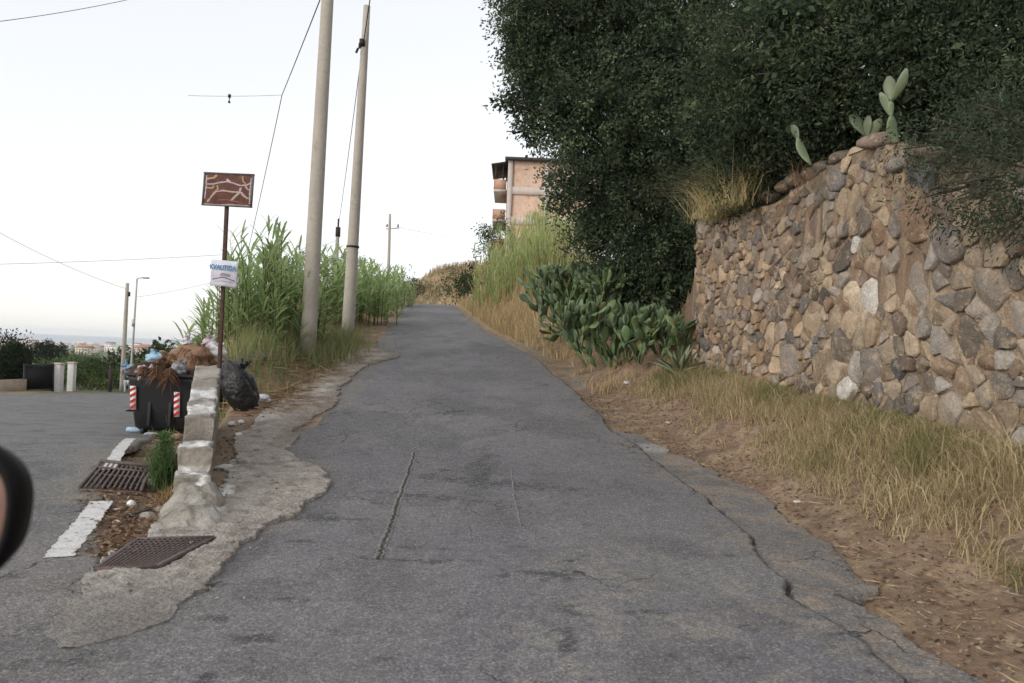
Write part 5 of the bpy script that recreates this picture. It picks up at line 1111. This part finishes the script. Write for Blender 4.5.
for i, (px, py, Yp, rp, cols, lab) in enumerate([
        (-6, 362, 38, 26, DKB, 'dark tree at the left picture edge behind the buff wall'), (18, 372, 40, 20, DKB, 'dark hedge behind the buff boundary wall'), (38, 376, 44, 17, BU, 'green bush behind the iron gate'),
        (64, 374, 52, 16, BU, 'green bush behind the white pillars'), (86, 378, 50, 17, BU, 'bright green bush right of the white pillars'), (104, 374, 54, 19, BU, 'rounded green bush left of the street lamp'), (98, 386, 45, 9, [(.10, .14, .05), (.13, .16, .065)], 'low pale green scrub at the far road edge'),
        (124, 378, 60, 16, BU, 'green bush behind the two far poles'), (150, 372, 58, 18, BU, 'green bush behind the waste container'), (75, 366, 70, 14, BU, 'farther green bush seen over the pillars'), (176, 372, 52, 20, BU, 'green bush right of the container heap')]):
    bush('bush', lab, px, py, Yp, rp, 4, 320 + i, cols, 75, .15, 'bushes beyond the side road')
bush('umbrella_pine', 'dark umbrella pine standing above the hedge at the far left', 18, 352, 130, 11, 3, 340, DKB, 50, .35, cat='tree')
for i, (px, py, Yp, rp, lab) in enumerate([(40, 348, 240, 4, 'leftmost dark cypress before the coastal town'), (48, 349, 230, 5, 'tall dark cypress, second of the four before the town'), (55.5, 351, 235, 4, 'dark cypress, third of the four before the town'), (62, 352, 240, 4.5, 'rightmost dark cypress before the coastal town')]):
    c = at(px, py, Yp); k = Yp / FPX; tree('cypress_tree', lab, (c[0], c[1], hz(c[0], c[1])), [(c + np.array([0, 0, q * rp * k * .9]), (rp * k * (.8 - .2 * abs(q)), rp * k * .8, rp * k)) for q in (-1.2, -.3, .5)], 30, .5, .25, DKB, .15, 'dark cypresses before the town', seed=350 + i, tw=1.0)
# low belt of far vegetation
mb = MB(); g = np.random.default_rng(360); n = 26; bl_ = []
for _ in range(n):
    Yq = g.uniform(70, 420); px = g.uniform(-20, 190); x = (px - 512) / FPX * Yq; r = g.uniform(2.2, 4.2) * (1 + Yq / 400); bl_.append(((x, Yq, hz(x, Yq) + r * .25), (r * 1.4, r, r * .7)))
crown_mesh(mb, bl_, 14, .6, .35, [(.06, .085, .04), (.08, .105, .05), (.05, .07, .035)], g, 20, 1.2); mb.build('far_scrub', m_leaf, kind='stuff')['label'] = 'green scrub and orchards sloping down to the town'
# coastal town
hc = [(.66, .62, .56), (.62, .54, .45), (.70, .68, .66), (.58, .46, .38), (.64, .58, .48)]; cn = ['white', 'beige', 'pale grey white', 'terracotta pink', 'cream']
m_town = M('town render', None, .9, ()); m_tile = M('roof tiles', (.36, .2, .14), .9, ()); m_win = M('dark window', (.09, .09, .1), .5, ())
g = np.random.default_rng(370); protos = {}
for i in range(80):
    px = g.uniform(-8, 200); Yq = g.uniform(900, 1750); x = (px - 512) / FPX * Yq; kcol = int(g.integers(5)); flat = i % 3 != 0; big = i % 2
    z = float(zlow(Yq)); key = (kcol, flat, big)
    lab = '%s %s with %s roof in the far coastal town' % (cn[kcol], 'apartment block' if big else 'house', 'flat' if flat else 'tiled')
    if key in protos: dup(protos[key], Vector((x, Yq, z)) - protos[key].location); continue
    w_, d_, h_ = (17, 11, 11) if big else (11, 9, 7)
    o = thing('town_house', lab, 'house', (x, Yq, z), lab); protos[key] = o
    mb = MB(); mb.box((x, Yq, z + h_ / 2), (w_, d_, h_), col=hc[kcol]); mb.build('wall', m_town, o)
    mb = MB()
    if flat: mb.box((x, Yq, z + h_ + .3), (w_ + .6, d_ + .6, .6))
    else: mb.add([(x - w_ / 2 - .5, Yq - d_ / 2 - .5, z + h_ + .01), (x + w_ / 2 + .5, Yq - d_ / 2 - .5, z + h_ + .01), (x + w_ / 2 + .5, Yq + d_ / 2 + .5, z + h_ + .01), (x - w_ / 2 - .5, Yq + d_ / 2 + .5, z + h_ + .01), (x - w_ / 2, Yq, z + h_ + 2.6), (x + w_ / 2, Yq, z + h_ + 2.6)], [(0, 1, 5, 4), (2, 3, 4, 5), (1, 2, 5), (3, 0, 4), (3, 2, 1, 0)])
    mb.build('roof', m_town if flat else m_tile, o)
    mb = MB()
    for fz in np.arange(2.2, h_ - .5, 3.2):
        for fx in np.arange(-w_ / 2 + 2, w_ / 2 - 1, 3.3): mb.box((x + fx, Yq - d_ / 2 - .05, z + fz), (1.2, .2, 1.5))
    mb.build('windows', m_win, o)

# ------------------------------------------------------------------ wing mirror of the car the picture was taken from
MY = .85; mcn = at(-80, 508, MY); wm = thing('wing_mirror', 'black wing mirror of the car at the left picture edge', 'mirror', mcn)
kx = MY / FPX; n = 48; RM = rot3(R(-4), R(4), R(-6)); rows = []
def oval(sx, sz, dy, e=.78):
    rr = []
    for j in range(n):
        a = 2 * math.pi * j / n; c, s = math.cos(a), math.sin(a); rr.append(mcn + RM @ np.array([math.copysign(abs(c) ** e, c) * sx, dy, math.copysign(abs(s) ** e, s) * sz]))
    return rr
for sx, sz, dy in ((90, 66, .006), (91, 67, 0), (98, 76, -.002), (100, 80, .008), (98, 78, .02), (86, 68, .05), (60, 48, .07), (25, 20, .078)): rows.append(oval(sx * kx, sz * kx, dy))
V = np.array(rows).reshape(-1, 3); g = MB(); F = [(r * n + j, r * n + (j + 1) % n, (r + 1) * n + (j + 1) % n, (r + 1) * n + j) for r in range(7) for j in range(n)]; g.add(V, np.array(F)); g.g.append([7 * n + j for j in range(n)][::-1]); g.build('housing', m_mirror, wm, smooth=True)
g = MB(); V = np.array([oval(90.5 * kx, 66 * kx, .005), oval(40 * kx, 25 * kx, .004)]).reshape(-1, 3); g.add(V, np.array([(j, n + j, n + (j + 1) % n, (j + 1) % n) for j in range(n)])); g.g.append([n + j for j in range(n)]); g.build('mirror_glass', M('mirror glass with painted reflection', (.16, .085, .06), .3, ((18, .5),), None, .4, 0), wm, smooth=True)  # brown base colour paints in the reflected driver and car interior
g = MB(); g.tube([mcn + (.0, .05, -.05), mcn + (-.03, .06, -.10), mcn + (-.08, .08, -.15)], (.03, .025, .035), 10); g.build('arm', m_mirror, wm, smooth=True)
